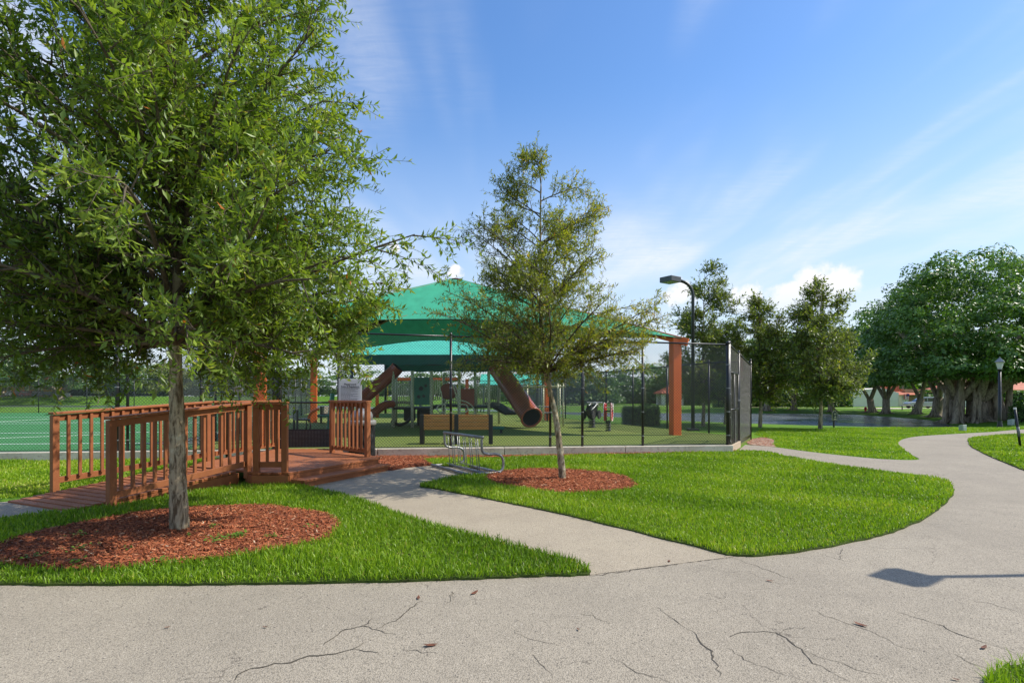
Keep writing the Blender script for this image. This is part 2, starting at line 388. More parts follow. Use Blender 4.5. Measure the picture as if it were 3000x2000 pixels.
# ------------------------------------------------------------------ ground, water, paths, lawns
def crom(pts, n=6, closed=True, jit=0.0, seed=1):
    r = random.Random(seed); P = [Vector((p[0], p[1], 0)) for p in pts]; m = len(P); out = []
    for i in range(m if closed else m-1):
        g = (lambda k: P[k % m]) if closed else (lambda k: P[min(max(k, 0), m-1)])
        a, b, c, d = g(i-1), g(i), g(i+1), g(i+2)
        for k in range(n):
            t = k/n; q = .5*((2*b)+(c-a)*t+(2*a-5*b+4*c-d)*t*t+(3*b-a-3*c+d)*t**3)
            out.append((q.x+r.uniform(-jit, jit), q.y+r.uniform(-jit, jit)))
    if not closed: out.append((P[-1].x, P[-1].y))
    return out
def make_ground():
    fr = np.concatenate([np.linspace(-R(52), R(52), 330)]); back = np.linspace(R(52), 2*math.pi-R(52), 60)[1:-1]
    th = np.concatenate([fr, back]); rr = np.concatenate([[.4], np.geomspace(2.5, 1800, 300)])
    nT, nR = len(th), len(rr)
    X = np.outer(rr, np.sin(th)).ravel(); Y = np.outer(rr, np.cos(th)).ravel()
    Z = terrain(np.c_[X, Y])
    i = np.arange(nR-1)[:, None]*nT; j = np.arange(nT)[None, :]; j2 = (np.arange(nT)+1) % nT
    Fc = np.stack([i+j, i+j2[None, :], i+nT+j2[None, :], i+nT+j], -1).reshape(-1, 4)[:, ::-1]
    V = np.c_[X, Y, Z]
    o = soup('ground', V, Fc, M_lawn); o.data.polygons.foreach_set('use_smooth', [True]*len(o.data.polygons))
    tag(o, 'wide mown lawn falling gently to the pond', 'lawn', kind='structure'); return o
ground = make_ground()
wc = LP.mean(0)
lk = [tuple(np.array(p)+(np.array(p)-wc)/np.linalg.norm(np.array(p)-wc)*1.2) for p in crom(LAKE, 4)]
wm = MB().slab(lk, LAKE_Z-.02, LAKE_Z).build('pond_water', M_water)
tag(wm, 'rippled pond reflecting the sky behind the playground', 'pond', kind='structure')

ISL_L = [g2(a, b) for a, b in [(-600, 1712), (0, 1718), (383, 1718), (765, 1716), (1148, 1709), (1403, 1700), (1600, 1692), (1728, 1686), (1690, 1655), (1595, 1626), (1403, 1578), (1212, 1524), (1020, 1460), (931, 1436)]]
ISL_L += [(-3.62, 9.0), (-4.3, 9.2), (-5.1, 7.35), (-5.45, 6.86)] + [g2(a, b) for a, b in [(150, 1508), (0, 1526), (-300, 1556), (-700, 1600)]]
ISL_C = [g2(a, b) for a, b in [(2149, 1632), (2041, 1607), (1786, 1543), (1594, 1499), (1403, 1460), (1280, 1436), (1228, 1427), (1285, 1411), (1355, 1398), (1445, 1391), (1440, 1378), (1340, 1370), (1270, 1365), (1246, 1352), (1252, 1346), (1500, 1339), (1850, 1331), (2180, 1323), (2296, 1339), (2423, 1362), (2551, 1380), (2679, 1397), (2768, 1413), (2793, 1435), (2781, 1467), (2717, 1518), (2615, 1562), (2487, 1594), (2296, 1626)]]
ISL_R = [g2(a, b) for a, b in [(2840, 1287), (2838, 1299), (2844, 1308), (2873, 1325), (2927, 1350), (3000, 1379), (3150, 1440), (3400, 1520), (3900, 1500), (3900, 1300), (3300, 1268), (3000, 1272), (2873, 1281)]]
ISL_N = [g2(a, b) for a, b in [(2885, 2010), (2940, 1972), (3000, 1953), (3120, 1925), (3400, 1900), (3700, 2050), (3300, 2300), (2950, 2100)]]
BACK = [g2(a, b) for a, b in [(3300, 1245), (3000, 1258), (2909, 1265), (2800, 1271), (2692, 1278), (2645, 1287), (2631, 1299), (2645, 1314), (2670, 1332), (2690, 1347), (2584, 1345), (2475, 1335), (2367, 1323), (2269, 1310), (2183, 1303)]]
pathpoly = [(-14, -4), (9, -4), (14, 3), (24, 8), (40, 16), (40, 24)] + crom(BACK, 4, False) + [g2(2160, 1322), g2(1900, 1400), g2(1500, 1400), g2(1262, 1366), g2(1134, 1381), (-3.2, 10.2), (-4, 9.2), (-4.5, 6.3), (-6.2, 5.2), (-14, 5.2)]
po = MB().slab(pathpoly, -.1, .008).build('main_path', M_path)
tag(po, 'grey cracked asphalt walking path sweeping round the lawns', 'path', kind='structure')
fp = [g2(a, b) for a, b in [(1728, 1687), (2149, 1633), (2041, 1605), (1786, 1540), (1594, 1496), (1403, 1457), (1240, 1424), (1290, 1408), (1440, 1388), (1442, 1380), (1340, 1368), (1262, 1364), (1134, 1378)]] + [(-3.0, 10), (-3.6, 9.05)] + [g2(a, b) for a, b in [(931, 1438), (1020, 1463), (1212, 1527), (1403, 1581), (1595, 1629), (1690, 1658)]]
fo = MB().slab(fp, -.05, .013).build('footpath', M_foot)
tag(fo, 'pale aggregate footpath leading to the wooden steps', 'path', kind='structure')
pad = [(-6.79, 7.70), (-5.47, 6.96), (-5.7, 6.5), (-6.6, 4.9), (-9, 4.6), (-11, 6.4), (-8.2, 7.0)]
tag(MB().slab(pad, -.05, .016).build('landing_pad', M_foot), 'pale concrete pad at the foot of the ramp', 'pavement', kind='structure')

def lawn(name, poly, label, seed):
    p = crom(poly, 7, True, .012, seed)
    o = MB().slab(p, -.02, .026).build(name, M_soil); tag(o, label, 'lawn', kind='structure'); return p
pL = lawn('lawn_left', ISL_L, 'lawn island between ramp and path', 1)
pC = lawn('lawn_centre', ISL_C, 'lawn island between footpath and main path', 2)
pR = lawn('lawn_right', ISL_R, 'lawn beside the winding far path', 3)
pN = lawn('lawn_near', ISL_N, 'grass corner beside the near path edge', 4)

# mulch beds
BED_L = [g2(a, b) for a, b in [(-70, 1630), (0, 1602), (64, 1580), (170, 1554), (298, 1530), (425, 1507), (553, 1495), (765, 1488), (850, 1497), (965, 1516), (997, 1548), (974, 1580), (893, 1605), (765, 1628), (638, 1648), (468, 1667), (298, 1684), (128, 1679), (0, 1663)]]
BED_C = [g2(a, b) for a, b in [(1418, 1402), (1450, 1389), (1520, 1379), (1600, 1377), (1700, 1382), (1780, 1388), (1832, 1401), (1862, 1418), (1862, 1432), (1820, 1443), (1730, 1450), (1640, 1450), (1550, 1441), (1480, 1428), (1432, 1415)]]
BED_K = [g2(a, b) for a, b in [(1090, 1337), (1180, 1336), (1248, 1338), (1246, 1350), (1266, 1364), (1200, 1370), (1136, 1379), (1100, 1352)]]
BED_S = [g2(a, b) for a, b in [(1500, 1337.5), (1850, 1329), (2130, 1322.5), (2130, 1327), (1850, 1334), (1500, 1343), (1252, 1349), (1252, 1339)]]
BED_G = [g2(a, b) for a, b in [(2190, 1300), (2205, 1286), (2240, 1282), (2268, 1290), (2262, 1301), (2275, 1309), (2230, 1306)]]
def frame_of(n, spread=1.0):
    """random unit tangent/normal frames"""
    t = rng.normal(size=(n, 3)); t /= np.linalg.norm(t, axis=1)[:, None]; return t
def sample(poly, n):
    a = np.array(poly); lo, hi = a.min(0), a.max(0); out = []; got = 0
    while got < n:
        P = rng.uniform(lo, hi, (n*2, 2)); P = P[inside(P, poly)]; out.append(P); got += len(P)
    return np.concatenate(out)[:n]
def area(p): a = np.array(p); b = np.roll(a, -1, 0); return abs((a[:, 0]*b[:, 1]-b[:, 0]*a[:, 1]).sum())/2
def chips(name, poly, n, label, zb, L=(.025, .075), cat='mulch'):
    P = sample(poly, n); th = rng.uniform(0, 2*np.pi, n); l = rng.uniform(*L, n)/2; w = rng.uniform(.005, .013, n)/1.6
    tilt = rng.normal(0, .32, n); roll = rng.normal(0, .4, n); z = zb+rng.uniform(.004, .03, n)
    t = np.c_[np.cos(th)*np.cos(tilt), np.sin(th)*np.cos(tilt), np.sin(tilt)]
    s = np.c_[-np.sin(th)*np.cos(roll), np.cos(th)*np.cos(roll), np.sin(roll)]
    C = np.c_[P, z]; up = np.array([0, 0, .004])
    V = np.stack([C-t*l[:, None]-s*w[:, None]*.6, C-t*l[:, None]*.8+s*w[:, None], C+t*l[:, None]+s*w[:, None]*.5, C+t*l[:, None]*.85-s*w[:, None], C+up], 1).reshape(-1, 3)
    k = np.arange(n)[:, None]*5
    Fc = np.concatenate([k+np.array([[0, 4, 1]]), k+np.array([[1, 4, 2]]), k+np.array([[2, 4, 3]]), k+np.array([[3, 4, 0]])])
    v = np.repeat(np.clip(rng.beta(2.0, 2.0, n)*.98+rng.choice([0, .12], n, p=[.92, .08]), 0, 1), 5)
    o = soup(name, V, Fc[:, ::-1], M_chip, v); tag(o, label, cat, kind='stuff'); return o
def bed(name, poly, zt, n, label, chip_label, seed, mt=None):
    p = crom(poly, 5, True, .02, seed)
    tag(MB().slab(p, -.02, zt).build(name, mt or M_mulchbed), label, 'mulch bed', kind='structure'); chips('mulch_chips', p, n, chip_label, zt-.004); return p
bL = bed('mulch_bed', BED_L, .034, 34000, 'round mulch bed under the big tree', 'loose red wood chips round the big tree trunk', 5)
bC = bed('mulch_bed', BED_C, .034, 9000, 'round mulch bed under the slender tree', 'loose red wood chips round the slender leaning trunk', 6)
bK = bed('mulch_bed', BED_K, .030, 5000, 'mulch patch between the steps and the kerb', 'orange wood chips between the steps and the kerb', 7)
bS = bed('mulch_bed', BED_S, .032, 5000, 'thin mulch strip along the kerb', 'pale wood chips strewn along the playground kerb', 8)
bG = bed('mulch_bed', BED_G, .012, 500, 'mulch patch beside the side gate', 'brown wood chips beside the side gate', 9, pm('pale_mulch', (.34, .22, .15), (.26, .16, .11), 8, .9, 0, .4, 50))
for nm, pts in (('bare_sand', [(765, 1489), (850, 1492), (905, 1510), (860, 1520), (800, 1505), (720, 1500)]), ('bare_sand', [(-40, 1640), (10, 1605), (120, 1570), (200, 1565), (140, 1600), (60, 1640), (0, 1655)]), ('bare_sand', [(575, 1545), (640, 1535), (650, 1550), (600, 1556)])):
    tag(MB().slab(crom([g2(*q) for q in pts], 5, True, .03, 3), 0, .0385).build(nm, M_sand), 'bare sandy patch showing through the mulch', 'soil', 'bare patches in the mulch', kind='structure')

def grass(name, polys, holes, dens, h, w, label, seg=2, zf=None, v0=.5):
    P = []
    for p in polys:
        n = int(area(p)*dens); Q = sample(p, max(n, 10))
        d = np.hypot(Q[:, 0], Q[:, 1]); keep = rng.uniform(size=len(Q)) < np.clip(7.0/d, .18, 1)
        az = np.abs(np.arctan2(Q[:, 0], Q[:, 1])); keep &= (az < R(47)) & (Q[:, 1] > 1.5)
        P.append(Q[keep])
    P = np.concatenate(P)
    for hp in holes:
        ins = inside(P, hp); near = edge_dist(P, hp) < .05
        P = P[~ins | (near & (rng.uniform(size=len(P)) < .5))]
    n = len(P); d = np.hypot(P[:, 0], P[:, 1]); ws = np.clip(d/6.5, 1, 3.0)
    H = rng.uniform(*h, n)*(.75+.5*np.array(sstep((np.sin(P[:, 0]*3.1+np.cos(P[:, 1]*2.3)*2)+np.sin(P[:, 1]*4.7+P[:, 0])+2)/4)))
    Wd = rng.uniform(*w, n)*ws; th = rng.uniform(0, 2*np.pi, n); lean = np.abs(rng.normal(.55, .38, n)); fa = rng.uniform(0, 2*np.pi, n)
    ld = np.c_[np.cos(th), np.sin(th), np.zeros(n)]; sd = np.c_[np.cos(fa), np.sin(fa), np.zeros(n)]
    z = zf(P) if zf is not None else np.full(n, .024)
    B = np.c_[P, z]; up = np.array([[0, 0, 1.0]])
    mid = B+up*(H*.55)[:, None]*np.cos(lean*.6)[:, None]+ld*(H*.55*np.sin(lean*.6))[:, None]
    tip = mid+up*(H*.5*np.cos(lean*1.5))[:, None]+ld*(H*.5*np.sin(lean*1.5))[:, None]
    s = sd*(Wd/2)[:, None]
    V = np.stack([B-s*.8, B+s*.8, mid-s, mid+s, tip], 1).reshape(-1, 3); k = np.arange(n)[:, None]*5
    Fc = np.concatenate([k+np.array([[0, 1, 3]]), k+np.array([[0, 3, 2]]), k+np.array([[2, 3, 4]])])
    patch = .12*np.sin(P[:, 0]*1.7+2*np.sin(P[:, 1]*.9))+.08*np.sin(P[:, 1]*3.3+P[:, 0]*2)
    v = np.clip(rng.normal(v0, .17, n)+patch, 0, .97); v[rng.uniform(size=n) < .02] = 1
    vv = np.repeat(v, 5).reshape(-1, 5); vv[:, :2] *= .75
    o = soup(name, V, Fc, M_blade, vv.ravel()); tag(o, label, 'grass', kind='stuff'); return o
BEDS = [bL, bC, bS]
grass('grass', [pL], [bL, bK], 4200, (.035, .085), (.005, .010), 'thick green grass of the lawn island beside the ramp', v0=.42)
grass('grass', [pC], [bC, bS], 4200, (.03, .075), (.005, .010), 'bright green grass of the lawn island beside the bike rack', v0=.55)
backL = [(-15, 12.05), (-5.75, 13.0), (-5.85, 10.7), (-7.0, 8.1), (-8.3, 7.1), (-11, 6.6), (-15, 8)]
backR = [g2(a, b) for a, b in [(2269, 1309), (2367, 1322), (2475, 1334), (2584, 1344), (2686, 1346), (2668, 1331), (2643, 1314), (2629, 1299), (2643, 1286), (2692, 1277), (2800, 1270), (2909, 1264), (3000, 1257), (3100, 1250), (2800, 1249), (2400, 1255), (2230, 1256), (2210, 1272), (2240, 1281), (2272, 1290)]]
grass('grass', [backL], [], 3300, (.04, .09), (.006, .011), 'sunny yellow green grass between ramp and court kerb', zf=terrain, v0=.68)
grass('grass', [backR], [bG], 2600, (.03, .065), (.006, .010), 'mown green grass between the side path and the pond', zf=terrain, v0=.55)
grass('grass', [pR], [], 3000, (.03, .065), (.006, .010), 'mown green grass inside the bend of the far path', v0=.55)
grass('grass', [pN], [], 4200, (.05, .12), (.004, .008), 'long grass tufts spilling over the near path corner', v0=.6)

# cracks in the asphalt: thin dark fissures lying in the surface
M_crack = pm('crack_soil', (.05, .043, .033), (.075, .062, .045), 30, .95)
def crack(pts, w, seed, name='crack'):
    r = random.Random(seed); P = [Vector((*g2(*p), 0)) for p in pts]; Q = []
    for a, b in zip(P, P[1:]):
        n = max(2, int((b-a).length/.035)); t = (b-a).normalized(); s = Vector((-t.y, t.x, 0))
        for i in range(n): Q.append(a.lerp(b, i/n)+s*r.gauss(0, .010))
    Q.append(P[-1]); m = len(Q); vs_, fs = [], []
    for i, q in enumerate(Q):
        t = (Q[min(i+1, m-1)]-Q[max(i-1, 0)]).normalized(); s = Vector((-t.y, t.x, 0))
        ww = w*(.25+.75*math.sin(math.pi*min(1, .08+i/m)))*r.uniform(.5, 1.3)
        vs_ += [(q.x-s.x*ww, q.y-s.y*ww, .0105), (q.x+s.x*ww, q.y+s.y*ww, .0105)]
        if i: fs.append((2*i-2, 2*i-1, 2*i+1, 2*i))
    return MB().add(vs_, fs).build(name, M_crack, po)
cr = [([(1235, 1763), (1190, 1795), (1180, 1810), (1100, 1845)], .004), ([(955, 1893), (975, 1870), (1010, 1845), (1068, 1837), (1105, 1848), (1160, 1863)], .0045), ([(1068, 1837), (1090, 1815)], .003),
      ([(690, 1995), (715, 1968), (780, 1955), (850, 1945), (905, 1927), (960, 1922), (1030, 1905), (1065, 1885)], .006), ([(1030, 1905), (1110, 1916)], .003), ([(1180, 1905), (1280, 1915)], .002), ([(1310, 1770), (1330, 1735), (1325, 1760)], .002),
      ([(2032, 1853), (2050, 1880), (2080, 1910), (2085, 1935), (2105, 1955), (2110, 1985)], .005), ([(1915, 1780), (1960, 1810), (2032, 1853)], .0025), ([(2132, 1868), (2180, 1858), (2240, 1853), (2280, 1857), (2310, 1880), (2350, 1905), (2370, 1935), (2430, 1965), (2490, 2000)], .0045), ([(2280, 1857), (2300, 1845), (2360, 1840)], .002),
      ([(2149, 1637), (2230, 1665), (2330, 1705)], .003), ([(2630, 1795), (2740, 1830), (2850, 1875), (2950, 1910), (3000, 1930)], .0035), ([(2380, 1790), (2480, 1830), (2550, 1850), (2640, 1900), (2720, 1915)], .0022), ([(2790, 1920), (2900, 1965)], .0025), ([(1560, 1920), (1600, 1965), (1620, 1990)], .002), ([(2130, 1900), (2200, 1945), (2280, 1975), (2400, 2010)], .002), ([(1800, 1930), (1850, 1965), (1970, 2005)], .002), ([(2400, 1625), (2500, 1650)], .002), ([(2455, 1640), (2470, 1608)], .003),
      ([(1728, 1690), (1850, 1673), (2000, 1652), (2149, 1635)], .007), ([(2350, 1910), (2530, 1970), (2620, 1990)], .002), ([(1700, 1800), (1790, 1830)], .0018), ([(1500, 1850), (1540, 1870), (1640, 1895)], .0018), ([(2850, 1760), (3000, 1800)], .002)]
for i, (p, w) in enumerate(cr): crack(p, w, i)
# fallen leaves on the path
M_dead = pm('dead_leaf', (.16, .05, .02), (.1, .04, .02), 30, .7)
dl = [(778, 1835), (1226, 1750), (1262, 1888), (1695, 1842), (2882, 1895), (2522, 1828), (490, 1836), (2255, 1700), (1390, 1735), (2800, 1988), (1960, 1643), (475, 1610)]
for i, (a, b) in enumerate(dl):
    p = G(a, b, .015); m = MB(); L = .02+.012*(i % 3); th = i*1.7
    vs_ = [Vector((-L, 0, .004)), Vector((-L*.3, .35*L, .001)), Vector((L*.5, .3*L, .003)), Vector((L, 0, .010)), Vector((L*.5, -.3*L, .003)), Vector((-L*.3, -.35*L, .001)), Vector((0, 0, .001))]
    Mx = Matrix.Translation(p) @ Matrix.Rotation(th, 4, 'Z')
    m.add([Mx @ v for v in vs_], [(6, i_, (i_+1) % 6) for i_ in range(6)])
    tag(m.build('fallen_leaf', M_dead), 'single curled brown leaf fallen on the asphalt path', 'leaf', 'fallen leaves on the path')
# ------------------------------------------------------------------ playground slab, kerb, court
SZ = .19
FLA, FLS = Vector((-11.36, 12.5, 0)), .112                      # line of the front fence
def FL(px, off=0.0):
    k = (px-1500)/FPX; d = (FLA.y-FLS*FLA.x+off)/(1-FLS*k); return Vector((k*d, d, 0))
def FX(x, off=0.0): return Vector((x, FLA.y+FLS*(x-FLA.x)+off, 0))
B_ = FL(2136); C_ = G(2199, 1284, .05); D_ = Vector((3.7, 29, 0)); E_ = Vector((0, 43, 0)); F_ = Vector((-16, 45.5, 0)); DV = FX(-7.6)
play = [FX(-7.58), B_, C_, Vector((6.9, 18.6, 0)), D_, E_, F_]
tag(MB().slab([(p.x, p.y) for p in play], -1.0, SZ).build('playground_turf', M_turf), 'olive green playground turf inside the fence', 'turf', kind='structure')
court = [FX(-45), FX(-7.62), Vector((-16.05, 45.5, 0)), Vector((-46, 41.5, 0))]
ct = MB().slab([(p.x, p.y) for p in court], -1.0, SZ-.004).build('sports_court', M_court)
tag(ct, 'green artificial turf court with white lines', 'court', kind='structure')
M_line = pm('line_paint', (.7, .75, .7), (.6, .66, .6), 4, .8)
def cline(a, b, w=.09):
    MB().beam((*a, SZ+.0), (*b, SZ+.0), w, .006).build('court_line', M_line, ct)
for y0, x1 in ((15.3, -8.4), (20.0, -9.5), (27.0, -11.3), (28.6, -11.6), (35.5, -13.4)): cline((-40, y0-3.0), (x1, y0), .10)
cline((-17.5, 15.2), (-13.2, 18.8)); cline((-9.0, 14.9), (-14.0, 36)); cline((-24, 13.7), (-26, 34))
arc = [(-17+4.5*math.cos(a), 31+4.5*math.sin(a)) for a in np.linspace(0, 2*math.pi, 25)]
for p, q in zip(arc, arc[1:]): cline(p, q)
# kerb: cast sections with open joints
xs = [-45, -33, -26, -19, -15.2, -12.2, -9.2, -6.2, -3.2, -.2, 2.8, B_.x+.06]
kerb = thing('concrete_kerb', 'low pale concrete kerb wall carrying the front fence', 'kerb', FX(-3))
for a, b in zip(xs, xs[1:]):
    p, q = FX(a+.006, .02), FX(b-.006, .02); p.z = q.z = .05
    MB().beam(p, q, .26, .31).build('kerb_section', M_conc, kerb, bevel=.012)
# ------------------------------------------------------------------ chain link fences
def chain(mb, p0, p1, z0, h0, h1, pitch=.072, r=.0034):
    p0, p1 = Vector(p0), Vector(p1); L = (p1-p0).length; t = (p1-p0)/L; nrm = Vector((-t.y, t.x, 0))
    for fam in (1, -1):
        o = nrm*(.003*fam); u = -max(h0, h1) if fam == 1 else 0
        end = L if fam == 1 else L+max(h0, h1)
        while u < end:
            pts = []
            # line u + fam*v ; clip to 0<=u<=L, 0<=v<=h(u)
            v0, v1 = 0.0, max(h0, h1)
            if fam == 1: v0 = max(v0, -u); v1 = min(v1, L-u)
            else: v0 = max(v0, u-L); v1 = min(v1, u)
            if v1 > v0+.02:
                hh = h0+(h1-h0)*(u+fam*v1)/L
                v1 = min(v1, hh)
                if v1 > v0+.02:
                    a = p0+t*(u+fam*v0)+o+Vector((0, 0, z0+v0)); b = p0+t*(u+fam*v1)+o+Vector((0, 0, z0+v1))
                    mb.tube([a, b], r, 3, False)
            u += pitch
def fence(name, label, pts, z0, hs, group=None, mid=False, pitch=.072, r=.0034, postr=.032, thick=()):
    """pts: post feet; hs: height at each post"""
    t = thing(name, label, 'fence', (pts[0].x, pts[0].y, z0), 0, group)
    mb = MB()
    for i, (p, h) in enumerate(zip(pts, hs)):
        rr = .048 if i in thick else postr
        m = MB().tube([(p.x, p.y, z0-.15), (p.x, p.y, z0+h+.03)], rr, 10)
        m.lathe([(rr*1.15, 0), (rr*1.15, .03), (rr*.7, .06), (.008, .075)], (p.x, p.y, z0+h+.02), 10)
        po_ = m.build('post', M_black, t, True)
        if rr > .03:
            for zz in ((.25, .85, 1.45, 2.05) if p.y < 16 and p.x > -12 else ()):
                MB().lathe([(rr*1.12, -.012), (rr*1.12, .012)], (p.x, p.y, z0+zz), 10).build('tension_band', M_steel, po_)
    for (p, q, a, b) in zip(pts, pts[1:], hs, hs[1:]):
        MB().tube([(p.x, p.y, z0+a), (q.x, q.y, z0+b)], .021, 8).build('top_rail', M_black, t, True)
        MB().tube([(p.x, p.y, z0+.03), (q.x, q.y, z0+.03)], .008, 5).build('bottom_wire', M_black, t)
        if mid: MB().tube([(p.x, p.y, z0+mid), (q.x, q.y, z0+mid)], .017, 8).build('middle_rail', M_black, t, True)
        chain(mb, (p.x, p.y, 0), (q.x, q.y, 0), z0+.02, a-.02, b-.02, pitch, r)
    mb.build('chain_link', M_wire, t, kind='stuff'); return t
KZ = .205
front = [FL(a) for a in (994, 1321, 1612, 1706, 1883)]+[FL(2133)]
fence('chain_link_fence', 'tall black chain link fence standing on the kerb in front of the benches', front, KZ, [2.74, 2.69, 2.64, 2.63, 2.6, 2.56], thick=(0, 5))
left = [FX(-22), FX(-18.5), FX(-15.2), FX(-12.1), FL(344), FL(374), FL(589), FL(820)]
fence('chain_link_fence', 'tall black chain link fence along the green court with one thick post', left, KZ, [2.85]*8, thick=(4, 7))
side = [B_+Vector((.02, .1, 0)), C_]
n_ = (C_-B_).normalized()
sg0, sg1, sg2 = B_+n_*.12, B_+n_*1.75, C_
# side gate with transom and a fixed panel beyond it
def gate(name, label, a, b, z0, h, mid=True, mat_h=0, extra=0):
    t = thing(name, label, 'gate', (a.x, a.y, z0)); mb = MB()
    for p, q, nm in (((a.x, a.y, z0), (a.x, a.y, z0+h), 'stile'), ((b.x, b.y, z0), (b.x, b.y, z0+h), 'stile'), ((a.x, a.y, z0+h), (b.x, b.y, z0+h), 'top_rail'), ((a.x, a.y, z0+.02), (b.x, b.y, z0+.02), 'bottom_rail')):
        MB().tube([p, q], .022, 8).build(nm, M_black, t, True)
    if mid:
        MB().tube([(a.x, a.y, z0+h*.5), (b.x, b.y, z0+h*.5)], .02, 8).build('middle_rail', M_black, t, True)
        c = (a+b)/2; MB().tube([(c.x, c.y, z0), (c.x, c.y, z0+h)], .018, 8).build('brace', M_black, t, True)
    chain(mb, (a.x, a.y, 0), (b.x, b.y, 0), z0+.02, h-.04, h-.04); mb.build('chain_link', M_wire, t, kind='stuff')
    MB().box((b.x, b.y-.03, z0+h*.62), (.07, .1, .05)).build('latch', M_steel, t, bevel=.008)
    for zz in (.15, h-.15): MB().lathe([(.034, -.03), (.034, .03)], (a.x, a.y, z0+zz), 10).build('hinge', M_steel, t)
    return t
gate('side_gate', 'narrow black chain link gate at the fence corner', sg0, sg1, .12, 1.95)
fence('chain_link_fence', 'black chain link panel above and beyond the corner gate', [B_+n_*.02+Vector((0, .02, 0)), sg1+Vector((.05, .08, 0)), sg2], .06, [2.72, 2.6, 2.42], thick=(0,))
stp = thing('wooden_threshold', 'stacked pale timber threshold under the corner gate', 'step', (sg0.x, sg0.y, 0))
M_pale = pm('pale_timber', (.48, .38, .27), (.4, .31, .21), 5, .7, stretch=(1, 1, 9))
for k in range(4): MB().beam((sg0.x+.03, sg0.y-.03, .03+k*.045), (sg1.x+.03, sg1.y-.03, .03+k*.045), .06, .038).build('board', M_pale, stp, bevel=.004)
rf = [C_, Vector((6.75, 19.3, 0)), Vector((5.98, 21.7, 0)), Vector((5.2, 24.2, 0)), Vector((4.45, 26.6, 0)), D_, Vector((3.0, 31.6, 0)), Vector((2.3, 34.3, 0)), Vector((1.6, 37, 0)), Vector((.8, 40, 0)), E_]
fence('chain_link_fence', 'black chain link fence between the playground turf and the pond lawn', rf, SZ, [2.4]*11, mid=False, r=.004, pitch=.08)
bf = [E_.lerp(F_, k/6) for k in range(7)]
fence('chain_link_fence', 'black chain link fence across the far end of the playground', bf, SZ, [2.45]*7, r=.005, pitch=.1)
df = [DV.lerp(F_, k/11) for k in range(12)]
fence('chain_link_fence', 'black chain link fence dividing the court from the playground', df, SZ, [2.5]*12, r=.004, pitch=.09)
cf = [Vector((-16, 45.5, 0)).lerp(Vector((-46, 41.5, 0)), k/9) for k in range(10)]
fence('chain_link_fence', 'black chain link fence across the far end of the green court', cf, SZ, [2.6]*10, r=.004, pitch=.1)
# gate by the deck
ga, gb = FL(826), FL(972)
gt = gate('deck_gate', 'low black chain link gate at the top of the wooden deck', ga+Vector((.02, -.02, 0)), gb+Vector((0, -.02, 0)), .25, 1.05, mid=False)
mm = MB(); L = (gb-ga).length; tt = (gb-ga)/L
mm.beam(ga+Vector((0, -.07, .47)), gb+Vector((0, -.07, .47)), .012, .42)
o = mm.build('kick_mat', M_dark, gt); 
dots = MB()
for i in range(34):
    for j in range(13):
        c = ga+tt*((i+.5)/34*L)+Vector((0, -.078, .28+j*.03)); dots.box(c, (.012, .006, .012))
dots.build('perforation', M_grey, o, kind='stuff')
pL_ = thing('gate_post', 'thick black hinge post at the deck gate', 'post', ga)
for p, r_, h in ((ga+Vector((-.09, .0, 0)), .045, 2.85), (ga+Vector((-.22, .05, 0)), .03, 2.85)): MB().tube([(p.x, p.y, .1), (p.x, p.y, KZ+h)], r_, 12).build('post', M_black, pL_, True)
# ------------------------------------------------------------------ wooden deck with ramp, rails and steps
deck = thing('wooden_deck', 'red brown timber deck with sloping ramp, railings and two steps', 'deck', (-4.3, 10.5, 0))
DZ = .24
rd = Vector((.43, .903, 0)).normalized(); rn = Vector((-rd.y, rd.x, 0))     # up the ramp; towards its far side
rw = 1.46
r0 = Vector((-5.49, 6.97, 0)); RL = 2.38
def rz_(s): return .035+(DZ-.035)*min(max(s/RL, 0), 1)
npl = 17; pw = RL/npl
for k in range(npl):
    s0, s1 = k*pw+.003, (k+1)*pw-.003
    a = r0+rd*((s0+s1)/2); z = rz_((s0+s1)/2)-.018
    m = MB().beam((a.x, a.y, z), (a+rn*rw).to_tuple()[:2]+(z,), pw-.006, .036, up=rd.cross(rn)); m.build('ramp_plank', M_wood, deck, bevel=.004)
# landing planks, parallel to the front nosing
P0, P1 = Vector((-3.54, 8.95, 0)), Vector((-2.66, 11.0, 0)); ed = (P1-P0).normalized(); en = Vector((ed.y, -ed.x, 0))
landing = [(-4.33, 9.18), (-4.1, 8.9), (-3.54, 8.93), (-2.64, 11.05), (-2.72, 11.35), (-3.72, 12.25), (-4.0, 13.05), (-5.5, 12.93), (-5.72, 10.55), (-5.58, 9.78)]
def clip_line(o, d, poly):
    ts = []
    for i in range(len(poly)):
        a, b = Vector((*poly[i], 0)), Vector((*poly[(i+1) % len(poly)], 0)); e = b-a; den = d.x*e.y-d.y*e.x
        if abs(den) < 1e-9: continue
        w = a-o; t = (w.x*e.y-w.y*e.x)/den; u = (w.x*d.y-w.y*d.x)/den
        if 0 <= u < 1: ts.append(t)
    return sorted(ts)
w = .142
for k in range(26):
    o_ = P0-en*(w*(k+.5)-.03); ts = clip_line(o_, ed, landing)
    if len(ts) >= 2 and ts[-1]-ts[0] > .12:
        a, b = o_+ed*ts[0], o_+ed*ts[-1]
        MB().beam((a.x, a.y, DZ-.018+.001*(k % 2)), (b.x, b.y, DZ-.018+.001*(k % 2)), w-.006, .036).build('deck_plank', M_wood, deck, bevel=.004)
M_fascia = M_wood
def board(name, a, b, w_, h, par=deck, bev=.004): return MB().beam(a, b, w_, h).build(name, M_wood, par, bevel=bev)
ins_ = .03
fp_ = [Vector((*p, 0)) for p in landing]
for i in (0, 1, 2, 3, 4): board('fascia', (fp_[i].x, fp_[i].y, DZ-.15+.001*i), (fp_[i+1].x, fp_[i+1].y, DZ-.15+.001*i), .034, .215)
